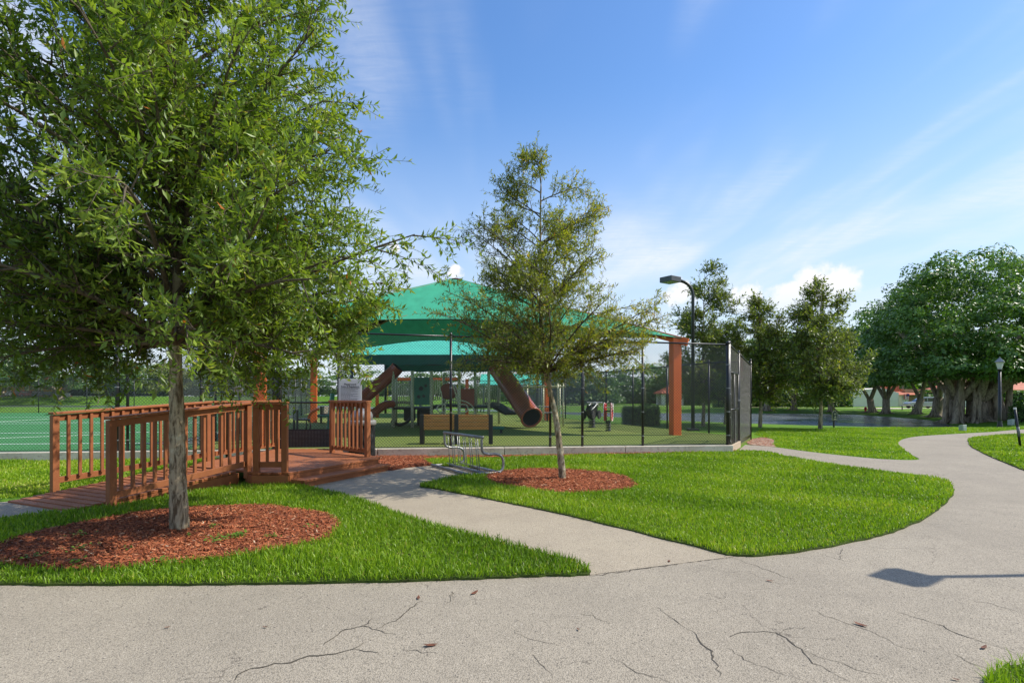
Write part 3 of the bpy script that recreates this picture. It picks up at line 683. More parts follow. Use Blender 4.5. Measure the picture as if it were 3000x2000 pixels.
# ramp skirts
for off, ii in ((.016, 0), (rw-.016, 1)):
    a = r0+rn*off; b = a+rd*(RL+.05)
    m = MB(); t_ = rn*.018
    vs_ = []
    for sgn in (-1, 1):
        for p, zt in ((a+rd*.12, rz_(.12)-.04), (b, DZ-.04)): vs_ += [(p.x+t_.x*sgn, p.y+t_.y*sgn, -.03), (p.x+t_.x*sgn, p.y+t_.y*sgn, zt)]
    m.add(vs_, [(0, 2, 3, 1), (4, 5, 7, 6), (0, 1, 5, 4), (2, 6, 7, 3), (1, 3, 7, 5), (0, 4, 6, 2)]); m.build('ramp_skirt', M_wood, deck)
# steps
a, b = P0+en*.16-ed*.02, P1+en*.16+ed*.02
for k in (0, 1):
    q = en*(.145*k-.07+.03)
    MB().beam(a+q+Vector((0, 0, .118)), b+q+Vector((0, 0, .118)), .139, .036).build('step_tread', M_wood, deck, bevel=.005)
q = en*.10
MB().beam(a+q+Vector((0, 0, .046)), b+q+Vector((0, 0, .046)), .034, .104).build('step_riser', M_wood, deck, bevel=.004)
for p in (a+ed*.018, b-ed*.018): MB().beam(p-en*.12+Vector((0, 0, .046)), p+en*.083+Vector((0, 0, .046)), .034, .1).build('step_end', M_wood, deck, bevel=.004)
RH = 1.12
bal_me = MB().box((0, 0, 0), (.038, .038, .93)).mesh('baluster', M_wood)
def railing(a, za, b, zb, side, n, end_posts=(1, 1), overhang=.05):
    """a,b: post feet; side: unit vector towards the face carrying balusters"""
    rl = inst(MB().beam((a.x, a.y, za+RH-.02)+Vector((0, 0, 0)) if False else Vector((a.x, a.y, za+RH-.018))-(b-a).normalized()*overhang, Vector((b.x, b.y, zb+RH-.018))+(b-a).normalized()*overhang, .14, .036).mesh('cap_rail', M_wood), 'railing', deck)
    bv = rl.modifiers.new('bevel', 'BEVEL'); bv.width = .005; bv.segments = 2
    L = (b-a).length; t = (b-a)/L
    for flag, p, z in ((end_posts[0], a, za), (end_posts[1], b, zb)):
        if flag:
            ang = math.atan2(t.y, t.x)
            MB().box((p.x, p.y, z+(RH-.036)/2-.06), (.09, .09, RH-.036+.11), ang).build('post', M_wood, rl, bevel=.006)
    o2 = side*.012
    for hz, nm in ((RH-.036-.048, 'upper_rail'), (.12, 'lower_rail')):
        MB().beam(Vector((a.x, a.y, za+hz))+o2+t*.046, Vector((b.x, b.y, zb+hz))+o2-t*.046, .036, .088).build(nm, M_wood, rl, bevel=.004)
    for k in range(n):
        f = (k+1)/(n+1); p = a.lerp(b, f)+side*(.012+.0385); z = za+(zb-za)*f+RH-.045-.475
        o = inst(bal_me, 'baluster', rl, Matrix.Translation((p.x, p.y, z)) @ Matrix.Rotation(math.atan2(t.y, t.x)+random.gauss(0, .02), 4, 'Z') @ Matrix.Rotation(random.gauss(0, .004), 4, 'X'))
    return rl
na = G(326, 1480, .06); na.z = 0; nb = Vector((-4.27, 9.1, 0)); fa = Vector((-6.74, 8.3, 0)); fb = Vector((-5.68, 10.52, 0))
def sr(p): return (p-r0).dot(rd)
railing(na, rz_(sr(na)), nb, DZ, rn, 13)
railing(fa, rz_(sr(fa)), fb, DZ, -rn, 15)
railing(Vector((-4.07, 8.97, 0)), DZ, Vector((-3.63, 9.0, 0)), DZ, Vector((0, 1, 0)), 2)
railing(fb+Vector((.03, .11, 0)), DZ, Vector((-5.36, 12.85, 0)), DZ, Vector((.98, -.15, 0)).normalized(), 15, (0, 1))
rr1, rr2 = Vector((-3.86, 12.1, 0)), Vector((-2.88, 11.22, 0)); sd_ = Vector((rr1.y-rr2.y, rr2.x-rr1.x, 0)).normalized()
railing(rr1, DZ, rr2, DZ, -sd_, 8)
# the hand post with a round mirror beside the ramp
hp = thing('mirror_post', 'curved black post carrying a small round mirror behind the ramp rail', 'mirror', (-6.0, 11.9, 0))
MB().tube([(-6.0, 11.9, 0), (-6.0, 11.9, 1.25), (-5.95, 11.9, 1.45), (-5.82, 11.88, 1.55)], .05, 10).build('post', M_black, hp, True)
MB().tube([(-5.78, 11.9, 1.58), (-5.76, 11.84, 1.575)], .085, 20).build('mirror', M_steel, hp)
# ------------------------------------------------------------------ rules sign, bin, bike rack
sg = thing('rules_sign', 'white playground rules sign fixed beside the deck gate', 'sign', FL(1027, -.1))
pL = FL(992, -.12); pR_ = FL(1060, -.12); s_t = (pR_-pL).normalized(); s_c = (pL+pR_)/2
wS = (pR_-pL).length; zt, zb = at(0, 1109, s_c.y).z, at(0, 1187, s_c.y).z
MB().beam((pL.x, pL.y, (zt+zb)/2), (pR_.x, pR_.y, (zt+zb)/2), .012, zt-zb).build('panel', M_white, sg, bevel=.004)
M_ink = pm('ink', (.02, .025, .04), (.02, .025, .04), 1, .6)
M_grey2 = pm('sign_field', (.70, .70, .70), (.66, .66, .66), 2, .5)
nrm = Vector((s_t.y, -s_t.x, 0))
MB().beam(pL+s_t*.025+nrm*.008+Vector((0, 0, (zt+zb)/2)), pR_-s_t*.025+nrm*.008+Vector((0, 0, (zt+zb)/2)), .004, zt-zb-.05).build('field', M_grey2, sg)
def text(s, size, c, ang, par, name='lettering', mat=M_ink):
    cu = bpy.data.curves.new(name, 'FONT'); cu.body = s; cu.size = size; cu.align_x = 'CENTER'; cu.align_y = 'CENTER'; cu.extrude = .001; cu.materials.append(mat); cu.offset = size*.015
    o = bpy.data.objects.new(name, cu); COL.objects.link(o); bpy.context.view_layer.update(); me = bpy.data.meshes.new_from_object(o.evaluated_get(bpy.context.evaluated_depsgraph_get())); bpy.data.objects.remove(o); o = bpy.data.objects.new(name, me); COL.objects.link(o); o.matrix_basis = Matrix.Translation(c) @ Matrix.Rotation(ang, 4, 'Z') @ Matrix.Rotation(R(90), 4, 'X'); adopt(o, par); return o
an = math.atan2(s_t.y, s_t.x)
text('Playground', .062, s_c+nrm*.0115+Vector((0, 0, zt-.13)), an, sg); text('Rules & Regulations', .052, s_c+nrm*.0115+Vector((0, 0, zt-.185)), an, sg)
ln = MB(); ln.beam(pL+s_t*.05+nrm*.0115+Vector((0, 0, zt-.215)), pR_-s_t*.05+nrm*.0115+Vector((0, 0, zt-.215)), .002, .008)
rr = random.Random(4)
for k in range(13):
    z = zt-.245-k*.028; e = rr.uniform(.04, .3) if k % 2 else .03
    x = .05
    while x < wS-.05-e:
        l = rr.uniform(.02, .06); l = min(l, wS-.05-e-x); ln.beam(pL+s_t*x+nrm*.0115+Vector((0, 0, z)), pL+s_t*(x+l)+nrm*.0115+Vector((0, 0, z)), .002, .008); x += l+.008
ln.build('small_print', M_ink, sg, kind='stuff')
MB().tube([(s_c.x-.28, s_c.y+.05, .1), (s_c.x-.28, s_c.y+.05, zb+.5)], .02, 8).build('sign_post', M_black, sg)
bn = thing('litter_bin', 'dark mesh litter bin with grey domed lid behind the deck railing', 'bin', FL(1060, -.42)); c = FL(1060, -.42); c.z = .0
m = MB()
for k in range(26):
    a = 2*math.pi*k/26
    for tw in (.35, -.35): m.tube([(c.x+.29*math.cos(a), c.y+.29*math.sin(a), .06), (c.x+.29*math.cos(a+tw/2)*1.0, c.y+.29*math.sin(a+tw/2), .43), (c.x+.29*math.cos(a+tw), c.y+.29*math.sin(a+tw), .8)], .009, 4)
m.build('mesh_body', M_black, bn, kind='stuff')
MB().lathe([(.24, .03), (.26, .1), (.27, .8)], c, 20).build('liner', M_dark, bn, True)
MB().lathe([(.3, .78), (.325, .8), (.325, .88), (.30, .9)], c, 24).build('rim', M_grey, bn, True)
MB().lathe([(.25, .9), (.25, 1.0), (.22, 1.08), (.15, 1.14), (.05, 1.17), (.01, 1.175)], c, 24).build('dome_lid', M_steel, bn, True)
bk = thing('bike_rack', 'grey galvanised wave bike rack at the end of the footpath', 'bike rack', (-1.2, 11, 0))
ro = Vector((-1.62, 11.5, 0)); bd = Vector((.52, -.855, 0)).normalized(); bu = Vector((.855, .52, 0)).normalized(); BL = 1.62; tb = .024
prof = crom([(.27, .70), (.265, .55), (.29, .43), (.40, .385), (.56, .38), (.68, .33), (.72, .22), (.70, .09), (.60, .04), (.45, .038), (.2, .038), (0, .038)], 4, False)
for s in (0, BL):
    MB().tube([ro+bd*s+bu*p[0]+Vector((0, 0, p[1])) for p in prof], tb, 10).build('end_frame', M_steel, bk, True)
MB().tube([ro+bu*.27-bd*.04+Vector((0, 0, .70)), ro+bu*.27+bd*(BL+.04)+Vector((0, 0, .70))], tb*1.15, 10).build('top_tube', M_steel, bk, True)
for u in (0.0, .32, .60): MB().tube([ro+bu*u-bd*.05+Vector((0, 0, .046)), ro+bu*u+bd*(BL+.1)+Vector((0, 0, .046))], tb*1.1, 10).build('base_tube', M_steel, bk, True)
for k in range(11):
    s = BL*(.1+.8*k/10)+(.03 if k % 2 else -.02); MB().tube([ro+bu*.27+bd*s+Vector((0, 0, .69)), ro+bu*.32+bd*s+Vector((0, 0, .05))], .0085, 6).build('rod', M_steel, bk, True)
# ------------------------------------------------------------------ big shade canopy
cps = [Vector((-6.75, 15.1, 3.45)), Vector((5.3, 18.3, 3.42)), Vector((1.85, 29.5, 3.45)), Vector((-9.5, 27.0, 3.45))]
apex = Vector((-2.25, 22.4, 6.15))
sh = thing('shade_canopy', 'large green pyramid shade canopy on four orange posts', 'canopy', (-2.25, 22.4, SZ))
NU, NV = 18, 8
for i in range(4):
    a, b = cps[i], cps[(i+1) % 4]; a = apex+(a-apex)*1.04; b = apex+(b-apex)*1.04; m = MB(); vs_, fs = [], []
    for u in range(NU+1):
        e = a.lerp(b, u/NU); vm = 1-(.2 if i < 2 else .3)*4*(u/NU)*(1-u/NU)
        for v in range(NV+1):
            t = vm*v/NV; p = apex+(e-apex)*t; p.z -= .12*math.sin(math.pi*t)*math.sin(math.pi*u/NU)+.02*math.sin(9*u/NU)*t; vs_.append(p)
    for u in range(NU):
        for v in range(NV):
            k = u*(NV+1)+v; fs.append((k, k+1, k+NV+2, k+NV+1))
    pn = m.add(vs_, fs).build('fabric_panel', M_fabric, sh, True)
    MB().tube([vs_[u*(NV+1)+NV] for u in range(NU+1)], .018, 5).build('hem', M_valance, pn, True)
for i, c in enumerate(cps):
    ang = math.atan2(cps[1].y-cps[0].y, cps[1].x-cps[0].x)
    MB().box((c.x, c.y, (c.z-.1+SZ)/2-.02), (.29, .29, c.z-.1-SZ+.1), ang).build('post', M_orange, sh, bevel=.012)
    d = (apex-c).normalized(); MB().beam(c-d*.42-Vector((0, 0, .12)), apex-d*.2-Vector((0, 0, .16)), .16, .24).build('rafter', M_maroon if i != 1 else M_orange, sh, bevel=.01)
MB().lathe([(.25, -.4), (.25, 0)], apex+Vector((0, 0, -.06)), 12).build('apex_hub', M_maroon, sh)
# ------------------------------------------------------------------ play structure with its own roof
c2 = thing('shade_canopy', 'wide teal gabled shade canopy with dark valance behind the climbing frame', 'canopy', (-3.7, 37, SZ))
ps = thing('play_structure', 'sage and green climbing frame with maroon tube slides', 'playground', (-2.5, 23.5, SZ))
x0, x1, ya, yr, yb, ze, zr = -9.4, 2.0, 32.6, 37.0, 41.5, 3.85, 5.4
for nm, y0, y1 in (('front', ya, yr), ('back', yb, yr)):
    m = MB(); n = 16; vs_, fs = [], []
    for k in range(n+1):
        x = x0+(x1-x0)*k/n; sag = .05*math.sin(math.pi*k/n)
        vs_ += [(x, y0, ze-sag*.4), (x, (y0+y1)/2, (ze+zr)/2-sag*1.5), (x-(.45 if k == 0 else 0), y1, zr)]
        if k: fs += [(3*k-3, 3*k, 3*k+1, 3*k-2), (3*k-2, 3*k+1, 3*k+2, 3*k-1)]
    rp = m.add(vs_, fs).build('roof_panel', M_teal, c2, True)
    m = MB(); vs_, fs = [], []; n = 60
    for k in range(n+1):
        x = x0+(x1-x0)*k/n; vs_ += [(x, y0+(.003 if y0 == yb else -.003), ze+.0), (x, y0+.04*math.sin(k*.9), 3.25+.025*math.sin(k*.8)+.02*math.sin(k*.31))]
        if k: fs.append((2*k-2, 2*k, 2*k+1, 2*k-1))
    m.add(vs_, fs).build('valance', M_valance, rp, True)
MB().tube([(x0, ya+.05, ze-.08), (x1, ya+.05, ze-.08)], .05, 8).build('eave_bar', M_black, c2); MB().tube([(x0, yb-.05, ze-.08), (x1, yb-.05, ze-.08)], .05, 8).build('eave_bar', M_black, c2)
for x in (x0+.1, x1-.1):
    for y in (ya+.1, yb-.1): MB().tube([(x, y, SZ), (x, y, ze-.05)], .09, 10).build('post', M_black, c2, True)
def onp(px, py, d): return at(px, py, d)
for px, d in ((1152, 23.0), (1208, 22.6), (1264, 22.6), (1345, 22.4), (1392, 23.2), (1300, 25.6), (1432, 22.8), (1232, 26.0), (1160, 26.0), (1462, 25.5)):
    p = onp(px, 1200, d); MB().tube([(p.x, p.y, SZ), (p.x, p.y, 2.46)], .062, 10).build('post', M_sage, ps, True)
def deckp(pxa, pxb, d0, d1, z):
    a, b = onp(pxa, 1200, d0), onp(pxb, 1200, d0); MB().box(((a.x+b.x)/2, (d0+d1)/2, z), (abs(b.x-a.x), d1-d0, .09)).build('platform', M_dark, ps, bevel=.01)
deckp(1152, 1264, 22.7, 25.9, .95); deckp(1266, 1345, 22.6, 25.6, 1.05); deckp(1347, 1462, 22.9, 25.4, 1.0)
def barrier(pxa, pxb, d, z0, z1, n):
    a, b = onp(pxa, 1200, d), onp(pxb, 1200, d); fr = MB().tube([(a.x, d, z0), (b.x, d, z0), (b.x, d, z1), (a.x, d, z1), (a.x, d, z0)], .028, 6).build('barrier', M_sage, ps, True)
    for k in range(n): x = a.x+(b.x-a.x)*(k+1)/(n+1); MB().tube([(x, d, z0), (x, d, z1)], .024, 6).build('bar', M_sage, fr, True)
barrier(1160, 1203, 22.75, 1.02, 1.95, 7); barrier(1270, 1288, 22.6, 1.3, 2.1, 2); barrier(1398, 1430, 23.0, 1.1, 1.95, 5); barrier(1436, 1462, 24, 1.05, 1.9, 4); barrier(1300, 1340, 25.4, 1.1, 1.95, 6)
a, b = onp(1213, 1105, 22.55), onp(1259, 1186, 22.55)
gp = MB().box(((a.x+b.x)/2, 22.55, (a.z+b.z)/2), (b.x-a.x, .04, a.z-b.z)).build('panel', M_pgreen, ps, bevel=.02)
for (ux, uz, r_) in ((.3, .3, .07), (.62, .32, .06), (.45, .6, .09), (.75, .7, .06)):
    c = Vector((a.x+(b.x-a.x)*ux, 22.52, b.z+(a.z-b.z)*uz)); MB().tube([c, c+Vector((0, -.012, 0))], r_, 14).build('game_disc', M_dark, gp)
a, b = onp(1350, 1138, 23.1), onp(1390, 1192, 23.1); MB().box(((a.x+b.x)/2, 23.1, (a.z+b.z)/2), (b.x-a.x, .05, a.z-b.z)).build('panel', M_tube, ps, bevel=.04)
# tunnel
c = onp(1312, 1146, 23.4); m = MB()
m.lathe([(.30, 0), (.34, 0), (.34, .8), (.30, .8), (.30, .05)], (0, 0, 0), 20); Mx = Matrix.Translation(c) @ Matrix.Rotation(R(-90), 4, 'X')
m.v = [tuple(Mx @ Vector(v)) for v in m.v]; m.build('tunnel', M_tube, ps, True)
# climber loops
def loop(name, pts, d, r_=.026, mat=M_sage): MB().tube(crom3([onp(x, y, d) for x, y in pts]), r_, 7).build(name, mat, ps, True)
def crom3(P, n=5):
    out = []; m = len(P)
    for i in range(m-1):
        a, b, c, d = P[max(i-1, 0)], P[i], P[i+1], P[min(i+2, m-1)]
        for k in range(n):
            t = k/n; out.append(.5*((2*b)+(c-a)*t+(2*a-5*b+4*c-d)*t*t+(3*b-a-3*c+d)*t**3))
    return out+[P[-1]]
loop('climber_loop', [(1305, 1249), (1304, 1190), (1308, 1176), (1325, 1171), (1342, 1176), (1347, 1190), (1347, 1249)], 21.6)
loop('climber_loop', [(1305, 1185), (1288, 1185), (1281, 1196), (1288, 1207), (1305, 1208)], 21.6); loop('climber_loop', [(1348, 1184), (1364, 1185), (1371, 1196), (1364, 1207), (1348, 1208)], 21.6)
loop('climber_arch', [(1349, 1172), (1372, 1180), (1388, 1198), (1395, 1246)], 22.0); loop('climber_arch', [(1284, 1127), (1292, 1150), (1296, 1180), (1296, 1240)], 22.2); loop('climber_arch', [(1326, 1125), (1334, 1150), (1340, 1175)], 22.2)
# slides
def tubeslide(pts, r_, name='tube_slide', hollow=True):
    P = crom3(pts, 6); m = MB(); m.tube(P, r_, 18, not hollow)
    o = m.build(name, M_tube, ps, True)
    if hollow:
        MB().tube(P, r_*.9, 18, False).build('slide_interior', M_dark, o, True)
        t = (P[-1]-P[-2]).normalized(); 
        ring = []
        u = t.cross(Vector((0, 0, 1))).normalized(); w_ = u.cross(t)
        for k in range(25): a_ = 2*math.pi*k/24; ring.append(P[-1]+(u*math.cos(a_)+w_*math.sin(a_))*r_)
        MB().tube(ring, .045, 8, False).build('exit_ring', M_tube, o, True)
    return o
ts_ = tubeslide([at(1452, 1072, 24.6), at(1468, 1092, 24.4), at(1508, 1150, 23.4), at(1538, 1195, 22.6), at(1557, 1222, 22.0)], .41)
tubeslide([at(1165, 1075, 23.2), at(1150, 1092, 23.2), at(1110, 1126, 23.0), at(1068, 1163, 22.6), at(1052, 1178, 22.3)], .27)
chute = crom3([at(1150, 1183, 22.7), at(1128, 1186, 22.3), at(1100, 1205, 21.8), at(1075, 1218, 21.4), at(1045, 1228, 21.0)], 6)
MB().tube(chute, .16, 10).build('chute', M_tube, ps, True)
MB().box(at(1200, 1215, 24)+Vector((0, 0, 0)), (.5, .1, .5)).build('step_block', M_dark, ps, bevel=.1)
ramp_ = MB().beam(at(1440, 1180, 24.5), at(1500, 1212, 23.2), .7, .1); ramp_.build('ramp_slide', M_dark, ps, bevel=.02)
for px, d, yb_ in ((1250, 23.5, 1246), (1240, 24.2, 1240)): p = at(px, 1220, d); MB().box((p.x, p.y, .55), (.5, .35, .72)).build('step_block', M_dark, ps, bevel=.05)
p = at(1178, 1232, 23.4); MB().tube(crom3([p+Vector((-.35, 0, .75)), p+Vector((.4, 0, .7)), p+Vector((.35, 0, .1)), p+Vector((-.1, 0, -.18)), p+Vector((-.45, 0, .0))]), .06, 8).build('climbing_step', M_dark, ps, True)
# ------------------------------------------------------------------ swing frame far behind
sw = thing('swing_frame', 'orange swing frame standing behind the climbing frame', 'swings', at(1220, 1230, 33))
zb_ = at(0, 1110, 33).z
MB().tube([Vector((at(1100, 0, 33).x, 33, zb_)), Vector((at(1345, 0, 33).x, 33, zb_))], .1, 10).build('cross_beam', M_orange, sw, True)
for px in (1105, 1368):
    x = at(px, 0, 33).x
    MB().tube([(x, 33, SZ), (x, 33, zb_)], .1, 10).build('post', M_orange, sw, True)
M_yel = pm('yellow_chain', (.6, .4, .03), (.5, .33, .02), 5, .5)
for px in (1136, 1296):
    x = at(px, 0, 33).x; 
    for dx_ in (0, .45): MB().tube([(x+dx_, 33, zb_), (x+dx_, 33, .75)], .025, 5).build('chain', M_yel, sw)
    MB().box((x+.22, 33, .72), (.5, .2, .04)).build('seat', M_dark, sw)
# ------------------------------------------------------------------ small back canopy
s3 = thing('shade_canopy', 'small teal gabled shade canopy beyond the climbing frame', 'canopy', (.1, 49, 0))
xa, xb = at(1405, 0, 47).x, at(1590, 0, 47).x
MB().add([(xa, 47, 2.4), (xb, 47, 2.4), (xb, 49.5, 3.4), (xa, 49.5, 3.4), (xa, 52, 2.4), (xb, 52, 2.4)], [(0, 1, 2, 3), (3, 2, 5, 4)]).build('fabric', M_teal, s3)
for x in (xa+.1, xb-.1):
    for y in (47.1, 51.9): MB().tube([(x, y, -.2), (x, y, 2.42)], .05, 8).build('post', M_grey, s3, True)
MB().tube([(xa, 47.05, 2.37), (xb, 47.05, 2.37)], .04, 6).build('eave_bar', M_grey, s3)
# ------------------------------------------------------------------ benches and tables
def bench(name, label, loc, rz, segs, slatmat, slat_n=4, back=True, group=None):
    t = thing(name, label, 'bench', loc, rz, group); L = segs*.9
    for k in range(segs+1):
        x = -L/2+k*.9
        MB().box((x, .0, .39), (.11, .07, .78)).build('back_post', M_black, t, bevel=.01, world=False)
        MB().tube([(x, .0, .42), (x, .42, .40), (x, .45, .2), (x, .42, .01)], .025, 8).build('leg', M_black, t, True, world=False)
    for s in range(segs):
        xc = -L/2+.45+s*.9
        for j in range(slat_n): MB().box((xc, .0, .43+.1*j), (.80, .045, .092)).build('back_slat', slatmat, t, bevel=.006, world=False)
        for j in range(4): MB().box((xc, .09+.1*j, .43), (.78, .09, .035)).build('seat_slat', slatmat, t, bevel=.006, world=False)
    return t
bc = at(1337, 1302, 0.1); d_ = (CAMZ-SZ)*FPX/(1301-HY); bx = at(1337, 1301, d_)
bench('park_bench', 'double bench with tan slatted back just inside the front fence', (bx.x, bx.y, SZ), R(2), 2, M_slat)
b2 = bench('park_bench', 'grey slatted bench with dark frame behind the deck gate', (*G(866, 1262, SZ).xy, SZ), R(-62), 1, M_gslat)
b3 = bench('park_bench', 'dark framed seat facing sideways beside the orange canopy post', (*G(955, 1238, SZ).xy, SZ), R(-100), 1, M_gslat)
gs = thing('balance_beam', 'short green plastic balance beam beside the double bench', 'beam', G(1450, 1268, SZ))
p, q = G(1430, 1268, SZ), G(1477, 1268, SZ); MB().box(((p.x+q.x)/2, p.y, SZ+.17), (q.x-p.x, .2, .1)).build('beam', M_pgreen, gs, bevel=.03)
for x in (p.x+.1, q.x-.1): MB().box((x, p.y, SZ+.06), (.08, .12, .14)).build('foot', M_dark, gs)
sw2 = thing('seesaw', 'green post rocker with a red curved seat behind the deck gate', 'rocker', G(962, 1258, SZ))
p = G(962, 1262, SZ); MB().beam(p, p+Vector((.12, .1, 1.35)), .14, .14).build('post', M_pgreen, sw2, bevel=.02)
MB().box(p+Vector((-.1, 0, .55)), (.6, .14, .07)).build('arm', M_pgreen, sw2, bevel=.02)
cc = p+Vector((-.25, -.02, .45)); MB().tube([cc+Vector((.45*math.cos(a_), 0, .35*math.sin(a_))) for a_ in np.linspace(R(200), R(100), 14)], .05, 8).build('red_seat', M_orange, sw2, True)
pt = thing('picnic_table', 'grey picnic table near the back orange post', 'table', G(1585, 1232, SZ)); p = G(1583, 1233, SZ)
MB().box(p+Vector((0, 0, .72)), (1.1, .75, .05)).build('table_top', M_grey, pt, bevel=.01)
for dy_ in (-.6, .6): MB().box(p+Vector((.1, dy_, .42)), (1.1, .26, .05)).build('seat', M_grey, pt, bevel=.01)
for dx_ in (-.35, .35): MB().tube([p+Vector((dx_, -.6, .42)), p+Vector((dx_, -.2, .0)), p+Vector((dx_, .2, .0)), p+Vector((dx_, .6, .42))], .03, 6).build('leg', M_black, pt)
# monkey frame of pale tubes right of the slide
mf = thing('climbing_ladder', 'pale tube climbing ladder beside the back orange post', 'climber', G(1625, 1240, SZ))
for px, d in ((1634, 23.5), (1650, 23.5), (1640, 25), (1592, 27), (1545, 27.5)):
    p = at(px, 1200, d); MB().tube([(p.x, p.y, SZ), (p.x, p.y, 2.0)], .035, 8).build('post', M_sage, mf, True)
a, b = at(1525, 1133, 27), at(1655, 1133, 23.5); MB().tube([a, b], .04, 8).build('top_bar', M_sage, mf, True)
for z in (.6, .95, 1.3): MB().tube([(at(1634, 0, 23.5).x, 23.5, z), (at(1650, 0, 23.5).x, 23.5, z)], .022, 6).build('rung', M_sage, mf)
# ------------------------------------------------------------------ spring riders
def spring(t, p, h, r_):
    pts = [p+Vector((r_*math.cos(a_), r_*math.sin(a_), h*a_/(2*math.pi*6))) for a_ in np.linspace(0, 2*math.pi*6, 110)]
    MB().tube(pts, .018, 5).build('spring', M_black, t, True)
    MB().lathe([(r_*1.3, 0), (r_*1.3, .02)], p, 14).build('base_plate', M_black, t)
M_red = pm('red_plastic', (.55, .025, .03), (.45, .02, .025), 4, .35)
p = G(1782, 1262, SZ); hr = thing('spring_rider', 'red horse spring rider with white edging on a black coil', 'spring rider', p)
spring(hr, p, .38, .085)
body = [(-.18, .38), (-.24, .55), (-.22, .70), (-.24, .84), (-.18, .98), (-.06, 1.02), (.04, .98), (.1, .88), (.08, .8), (.24, .78), (.25, .98), (.31, .99), (.30, .62), (.24, .46), (.14, .36)]
Mx = Matrix.Translation(p) @ Matrix.Rotation(R(72), 4, 'Z')
for s in (-.11, .11):
    o = MB().profile(body, Mx @ Matrix.Translation((0, s, 0)), .035).build('side_panel', M_red, hr, bevel=.012)
    MB().tube([Mx @ Vector((x, s*1.22, z)) for x, z in body+body[:1]], .014, 5).build('white_edge', M_white, o, True)
MB().box(Mx @ Vector((.08, 0, .72)), (.24, .24, .05), R(35)).build('seat', M_dark, hr, bevel=.01)
MB().tube([Mx @ Vector((-.1, -.2, .85)), Mx @ Vector((-.1, .2, .85))], .018, 8).build('handle', M_white, hr)
p = G(1734, 1252, SZ); mr = thing('spring_rider', 'black motorbike spring rider with white trim on a black coil', 'spring rider', p)
spring(mr, p, .36, .12); Mx = Matrix.Translation(p) @ Matrix.Rotation(R(60), 4, 'Z')
bike = [(-.34, .5), (-.4, .72), (-.3, .9), (-.2, .84), (-.05, .78), (.1, .8), (.25, .95), (.38, .92), (.4, .7), (.3, .45), (.1, .36), (-.15, .36)]
MB().profile(bike, Mx, .2).build('body', M_black, mr, bevel=.02)
for x in (-.32, .32):
    for s in (-.16, .16): MB().tube([Mx @ Vector((x, s, .52)), Mx @ Vector((x, s*1.35, .52))], .17, 16).build('wheel', M_dark, mr)
for s in (-.14, .14):
    MB().tube([Mx @ Vector((x, s, z)) for x, z in ((-.38, .72), (-.1, .82), (.3, .98), (.4, .8))], .02, 6).build('white_trim', M_white, mr, True)
MB().tube([Mx @ Vector((.28, -.32, 1.0)), Mx @ Vector((.28, .32, 1.0))], .022, 8).build('handlebar', M_white, mr)
MB().box(Mx @ Vector((.3, 0, .93)), (.1, .16, .2), R(60)).build('windscreen', M_white, mr, bevel=.02)
# ------------------------------------------------------------------ area light with box head
lp = G(2030, 1260, .02); lt = thing('area_light', 'tall black pole light with a square box head above the fence corner', 'lamp', lp)
zt_ = at(0, 822, lp.y).z
def arc3(p, n=8): return [p+Vector((-.62+.62*math.cos(a_), .0, .62*math.sin(a_))) for a_ in np.linspace(0, R(90), n)]
MB().tube([lp+Vector((0, 0, -.05)), Vector((lp.x, lp.y, zt_-.62))]+arc3(Vector((lp.x, lp.y, zt_-.62)))[1:], [.075]+[.065]*9, 14).build('pole', M_black, lt, True)
MB().box(lp+Vector((0, 0, .03)), (.42, .42, .1)).build('base_plate', M_black, lt, bevel=.02)
hc = Vector((lp.x-.95, lp.y-.02, zt_+.03)); M_head = pm('lamp_housing', (.055, .06, .065), (.045, .05, .055), 4, .45)
hd = MB().box(hc, (.62, .62, .22), R(35)).build('lamp_head', M_head, lt, bevel=.012)
M_lens = pm('prismatic_lens', (.30, .34, .27), (.12, .15, .1), 22, .15, bump=.5, bscale=30)
MB().box(hc-Vector((0, 0, .112)), (.56, .56, .012), R(35)).build('lens', M_lens, hd)
# the twin of that light stands outside the picture on the right and throws its shadow on the path
lq = Vector((6.6, 4.6, 0)); l2 = thing('area_light', 'tall black pole light with a square box head beside the near path', 'lamp', lq)
COL.objects.unlink(l2); bpy.data.objects.remove(l2)
l2 = copy_tree(lt); l2['label'] = 'tall black pole light with a box head whose shadow falls on the near path'
l2.scale = (.55, .55, .55); l2.location = (3.16+6.25*.55/math.tan(R(SUN_EL))+.52, 4.51+.22, .01)
# ------------------------------------------------------------------ trees
def unit(a): return a/np.maximum(np.linalg.norm(a, axis=-1, keepdims=True), 1e-9)
def leaf_soup(C, D, U, L, Wd, v, fold=.25):
    """folded diamond leaves: base C, axis D, side U"""
    n = len(C); Nn = unit(np.cross(D, U)); L = L[:, None]; Wd = Wd[:, None]
    mid = C+D*L*.45
    V = np.stack([C, mid+U*Wd+Nn*Wd*fold, C+D*L-Nn*L*.06, mid-U*Wd+Nn*Wd*fold], 1).reshape(-1, 3); k = np.arange(n)[:, None]*4
    Fc = np.concatenate([k+np.array([[0, 2, 1]]), k+np.array([[0, 3, 2]])]); return V, Fc, np.repeat(v, 4)
def bez(a, b, c, n): return [a*(1-t)**2+b*2*t*(1-t)+c*t*t for t in [i/n for i in range(n+1)]]
def perp_dir(t, ang, r):
    o = t.orthogonal().normalized(); o = Matrix.Rotation(r.uniform(0, 2*math.pi), 3, t) @ o
    return (t*math.cos(ang)+o*math.sin(ang)).normalized()
